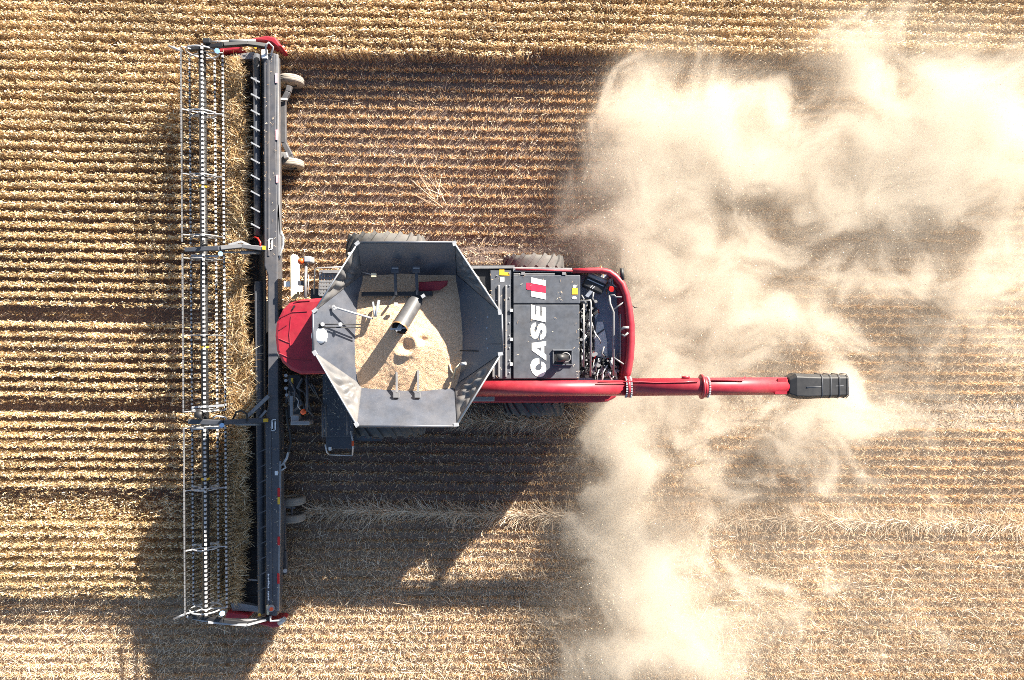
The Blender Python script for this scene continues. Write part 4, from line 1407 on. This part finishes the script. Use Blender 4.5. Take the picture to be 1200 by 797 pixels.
for k in range(8):
    m.bar(P(374.5, 318 + k * 4, 1.905), P(412, 318 + k * 4, 1.905), .045, .03)
gs = m.build('step_grating', M['grey'], cb)
m = MB(); m.rect(378, 316.5, 404, 320, 1.93, 2.0); m.tube([P(368, 345, 2.2), P(369, 316, 2.3), P(372, 314, 2.3), P(402, 313, 2.3)], .018, 6)
m.build('step_rail', M['grey'], gs)
MB().rect(364, 338, 376, 350, 1.5, 1.7).build('step_box', M['black'], gs)
m = MB(); m.tube([P(409, 296, 2.6), P(411, 303, 2.6)], .04, 8); m.build('corner_lamp', M['cream'], cb)
# tail hitch etc. low under the deck between the rear wheels
m = MB(); m.rect(548, 311, 600, 316, 2.2, 2.6); m.build('side_cover', M['black'], body)

# ================================================================== DUST
BLOBS = [(745, 120, 26, 36, .8), (800, 110, 55, 40, .9), (850, 155, 70, 55, 1.5), (910, 185, 55, 40, 1.0), (770, 200, 60, 60, .9), (742, 245, 42, 45, .9), (722, 292, 26, 30, .7),
         (1000, 90, 45, 50, .8), (1110, 120, 90, 55, 1.0), (1190, 170, 90, 90, 1.05), (1060, 200, 95, 65, .9), (1000, 20, 60, 40, .35), (1130, 40, 110, 40, .30), (1180, 330, 60, 60, .5),
         (840, 330, 65, 38, 1.0), (910, 375, 65, 34, .9), (780, 290, 45, 40, .6), (770, 385, 40, 40, .6), (860, 400, 90, 40, .4), (830, 250, 120, 60, .35),
         (736, 530, 26, 70, 1.0), (732, 610, 36, 45, .8), (770, 520, 70, 50, .5), (755, 620, 55, 55, .6), (775, 690, 55, 50, .85), (748, 690, 45, 60, .7), (760, 775, 70, 45, .6),
         (990, 495, 42, 32, 1.1), (880, 600, 130, 70, .28), (930, 700, 150, 90, .18), (1120, 660, 180, 130, .12), (1090, 420, 170, 110, .28), (1000, 280, 130, 80, .35), (930, 500, 110, 60, .3), (770, 450, 50, 45, .75), (760, 340, 40, 50, .55), (830, 450, 70, 40, .4), (730, 770, 50, 50, .5), (830, 760, 90, 60, .45)]
def build_dust():
    outline = [(610, 900), (612, 740), (620, 690), (590, 640), (590, 480), (620, 330), (605, 250), (635, 190), (655, 90), (720, 10), (830, -30), (930, -90), (1020, -140), (1400, -140), (1400, 900)]
    m = MB()
    pts = [P(x, y, 1.2) for x, y in outline][::-1]
    TOPZ = 1.9
    cx = sum(p.x for p in pts) / len(pts); cy = sum(p.y for p in pts) / len(pts)
    lo = [Vector((p.x, p.y, 0.06)) for p in pts]; hi = [Vector((p.x, p.y, TOPZ)) for p in pts]
    ar = sum(pts[i].x * pts[(i + 1) % len(pts)].y - pts[(i + 1) % len(pts)].x * pts[i].y for i in range(len(pts)))
    if ar < 0:
        lo.reverse(); hi.reverse()
    m.poly_prism(lo, hi)
    dm = bpy.data.materials.new('harvest_dust'); dm.use_nodes = True
    t = dm.node_tree
    for nd in list(t.nodes):
        if nd.type == 'BSDF_PRINCIPLED': t.nodes.remove(nd)
    outn = [n_ for n_ in t.nodes if n_.type == 'OUTPUT_MATERIAL'][0]
    vol = t.nodes.new('ShaderNodeVolumePrincipled')
    vol.inputs['Color'].default_value = (0.90, 0.812, 0.695, 1)
    vol.inputs['Anisotropy'].default_value = 0.0
    t.links.new(vol.outputs[0], outn.inputs['Volume'])
    tc = t.nodes.new('ShaderNodeTexCoord')
    pos = tc.outputs['Object']
    # warp
    nw = t.nodes.new('ShaderNodeTexNoise'); nw.inputs['Scale'].default_value = 0.6; nw.inputs['Detail'].default_value = 1.5
    t.links.new(pos, nw.inputs['Vector'])
    sub = t.nodes.new('ShaderNodeVectorMath'); sub.operation = 'SUBTRACT'; sub.inputs[1].default_value = (.5, .5, .5)
    t.links.new(nw.outputs['Color'], sub.inputs[0])
    wm = t.nodes.new('ShaderNodeVectorMath'); wm.operation = 'MULTIPLY_ADD'; wm.inputs[1].default_value = (2.2, 2.2, 0.8)
    t.links.new(sub.outputs[0], wm.inputs[0]); t.links.new(pos, wm.inputs[2])
    wpos = wm.outputs[0]
    nz = t.nodes.new('ShaderNodeTexNoise'); nz.inputs['Scale'].default_value = 1.1; nz.inputs['Detail'].default_value = 6; nz.inputs['Roughness'].default_value = 0.72
    fl_ = t.nodes.new('ShaderNodeVectorMath'); fl_.operation = 'MULTIPLY'; fl_.inputs[1].default_value = (1, 1, 0.15)
    t.links.new(wpos, fl_.inputs[0]); t.links.new(fl_.outputs[0], nz.inputs['Vector'])
    # blobs: (px, py, rx, ry, strength)
    acc = None
    for (x, y, rx, ry, s_) in BLOBS:
        c = P(x, y, 1.2); k = (H - 1.2) / F
        ix, iy = 1 / (rx * k), 1 / (ry * k)
        v = t.nodes.new('ShaderNodeVectorMath'); v.operation = 'MULTIPLY_ADD'
        v.inputs[1].default_value = (ix, iy, 0.0); v.inputs[2].default_value = (-c.x * ix, -c.y * iy, 0)
        t.links.new(wpos, v.inputs[0])
        d = t.nodes.new('ShaderNodeVectorMath'); d.operation = 'DOT_PRODUCT'
        t.links.new(v.outputs[0], d.inputs[0]); t.links.new(v.outputs[0], d.inputs[1])
        e = t.nodes.new('ShaderNodeMath'); e.operation = 'POWER'; e.inputs[0].default_value = 0.42
        t.links.new(d.outputs['Value'], e.inputs[1])
        ma_ = t.nodes.new('ShaderNodeMath'); ma_.operation = 'MULTIPLY_ADD'; ma_.inputs[1].default_value = s_
        t.links.new(e.outputs[0], ma_.inputs[0])
        if acc is None: ma_.inputs[2].default_value = 0.0
        else: t.links.new(acc, ma_.inputs[2])
        acc = ma_.outputs[0]
    def M2(op, a, b_):
        n_ = t.nodes.new('ShaderNodeMath'); n_.operation = op
        for i, v in enumerate((a, b_)):
            if isinstance(v, (int, float)): n_.inputs[i].default_value = v
            else: t.links.new(v, n_.inputs[i])
        return n_.outputs[0]
    # billow: noise carves the blobs
    nz_c = M2('MULTIPLY', M2('SUBTRACT', nz.outputs['Fac'], 0.5), 6.5)
    body_ = M2('ADD', M2('MULTIPLY', acc, 1.15), nz_c)
    dens = M2('MAXIMUM', M2('SUBTRACT', body_, 0.45), 0.0)
    dens = M2('MULTIPLY', dens, M2('MINIMUM', M2('MULTIPLY', acc, 2.2), 1.0))
    # fades out towards its top
    sx = t.nodes.new('ShaderNodeSeparateXYZ'); t.links.new(pos, sx.inputs[0])
    mr = t.nodes.new('ShaderNodeMapRange'); mr.interpolation_type = 'SMOOTHSTEP'
    mr.inputs[1].default_value = 0.5; mr.inputs[2].default_value = TOPZ; mr.inputs[3].default_value = 1.0; mr.inputs[4].default_value = 0.0
    t.links.new(sx.outputs[2], mr.inputs[0])
    dens = M2('MULTIPLY', dens, mr.outputs[0])
    thin = M2('MULTIPLY', M2('MINIMUM', acc, 1.0), 0.14)
    dens = M2('ADD', M2('MULTIPLY', M2('MINIMUM', dens, 1.35), 1.15), thin)
    t.links.new(dens, vol.inputs['Density'])
    o = m.build('dust_cloud', dm)
    try:
        dm.cycles.volume_step_rate = 0.8
    except Exception:
        pass
    tag(o, 'billowing pale cloud of dust and chaff blown out behind the combine', 'dust', kind='stuff')
build_dust()

def build_chaff():
    n = 60000
    px = rng.uniform(640, 1230, n); py = rng.uniform(-20, 820, n)
    a = np.zeros(n)
    for (x, y, rx, ry, s_) in BLOBS:
        a += s_ * 0.42 ** (((px - x) / rx) ** 2 + ((py - y) / ry) ** 2)
    keep = rng.random(n) < np.clip(a * 0.8, 0, 1) * np.clip(1.5 * vnoise(px, py, 0.03), 0.1, 1)
    px, py = px[keep], py[keep]
    N = len(px)
    z = 0.3 + 1.6 * rng.random(N) ** 1.4
    k = (H - z) / F
    base = np.stack([(px - 600) * k, (398.5 - py) * k, z], 1)
    d = rng.normal(0, 1, (N, 3)); d /= np.linalg.norm(d, axis=1)[:, None]
    v, q = straws('f', base, d, rng.uniform(.012, .04, N), rng.uniform(.006, .014, N), litter_m, bend=0.1, seg=1)
    o = mesh_np('flying_chaff', v, q, litter_m)
    tag(o, 'fine pale chaff flakes flying inside the dust behind the combine', 'chaff', kind='stuff')
build_chaff()

def build_settled():
    spots = [((575, 318, 679, 443), 3.035, 70), ((309, 66, 323, 300), 1.24, 50), ((312, 500, 326, 716), 1.24, 60), ((380, 440, 413, 510), 1.935, 120),
             ((684, 325, 730, 440), 2.49, 120)]
    B = []
    for (x0, y0, x1, y1), z, n in spots:
        x = rng.uniform(x0, x1, n); y = rng.uniform(y0, y1, n)
        # gathers along the edges
        e = rng.random(n) < 0.5
        x = np.where(e & (rng.random(n) < .5), np.where(rng.random(n) < .5, x0 + np.abs(rng.normal(0, 2, n)), x1 - np.abs(rng.normal(0, 2, n))), x)
        k = (H - z) / F
        B.append(np.stack([(x - 600) * k, (398.5 - y) * k, np.full(n, z) + .004 * rng.random(n)], 1))
    B = np.concatenate(B); n = len(B)
    az = rng.uniform(0, 2 * np.pi, n)
    d = np.stack([np.cos(az), np.sin(az), 0.03 * rng.random(n)], 1)
    paths = B[:, None, :] + d[:, None, :] * (rng.uniform(.015, .07, n)[:, None] * np.array([0, 1.0])[None, :])[:, :, None]
    w = np.stack([-np.sin(az), np.cos(az), np.zeros(n)], 1)
    v, q = ribbons(paths, np.tile(np.array([.008, .005]), (n, 1)), w)
    o = mesh_np('settled_chaff', v, q, litter_m)
    tag(o, 'scattered bits of chaff settled on the dark decks and header beam of the combine', 'chaff', kind='stuff')
build_settled()
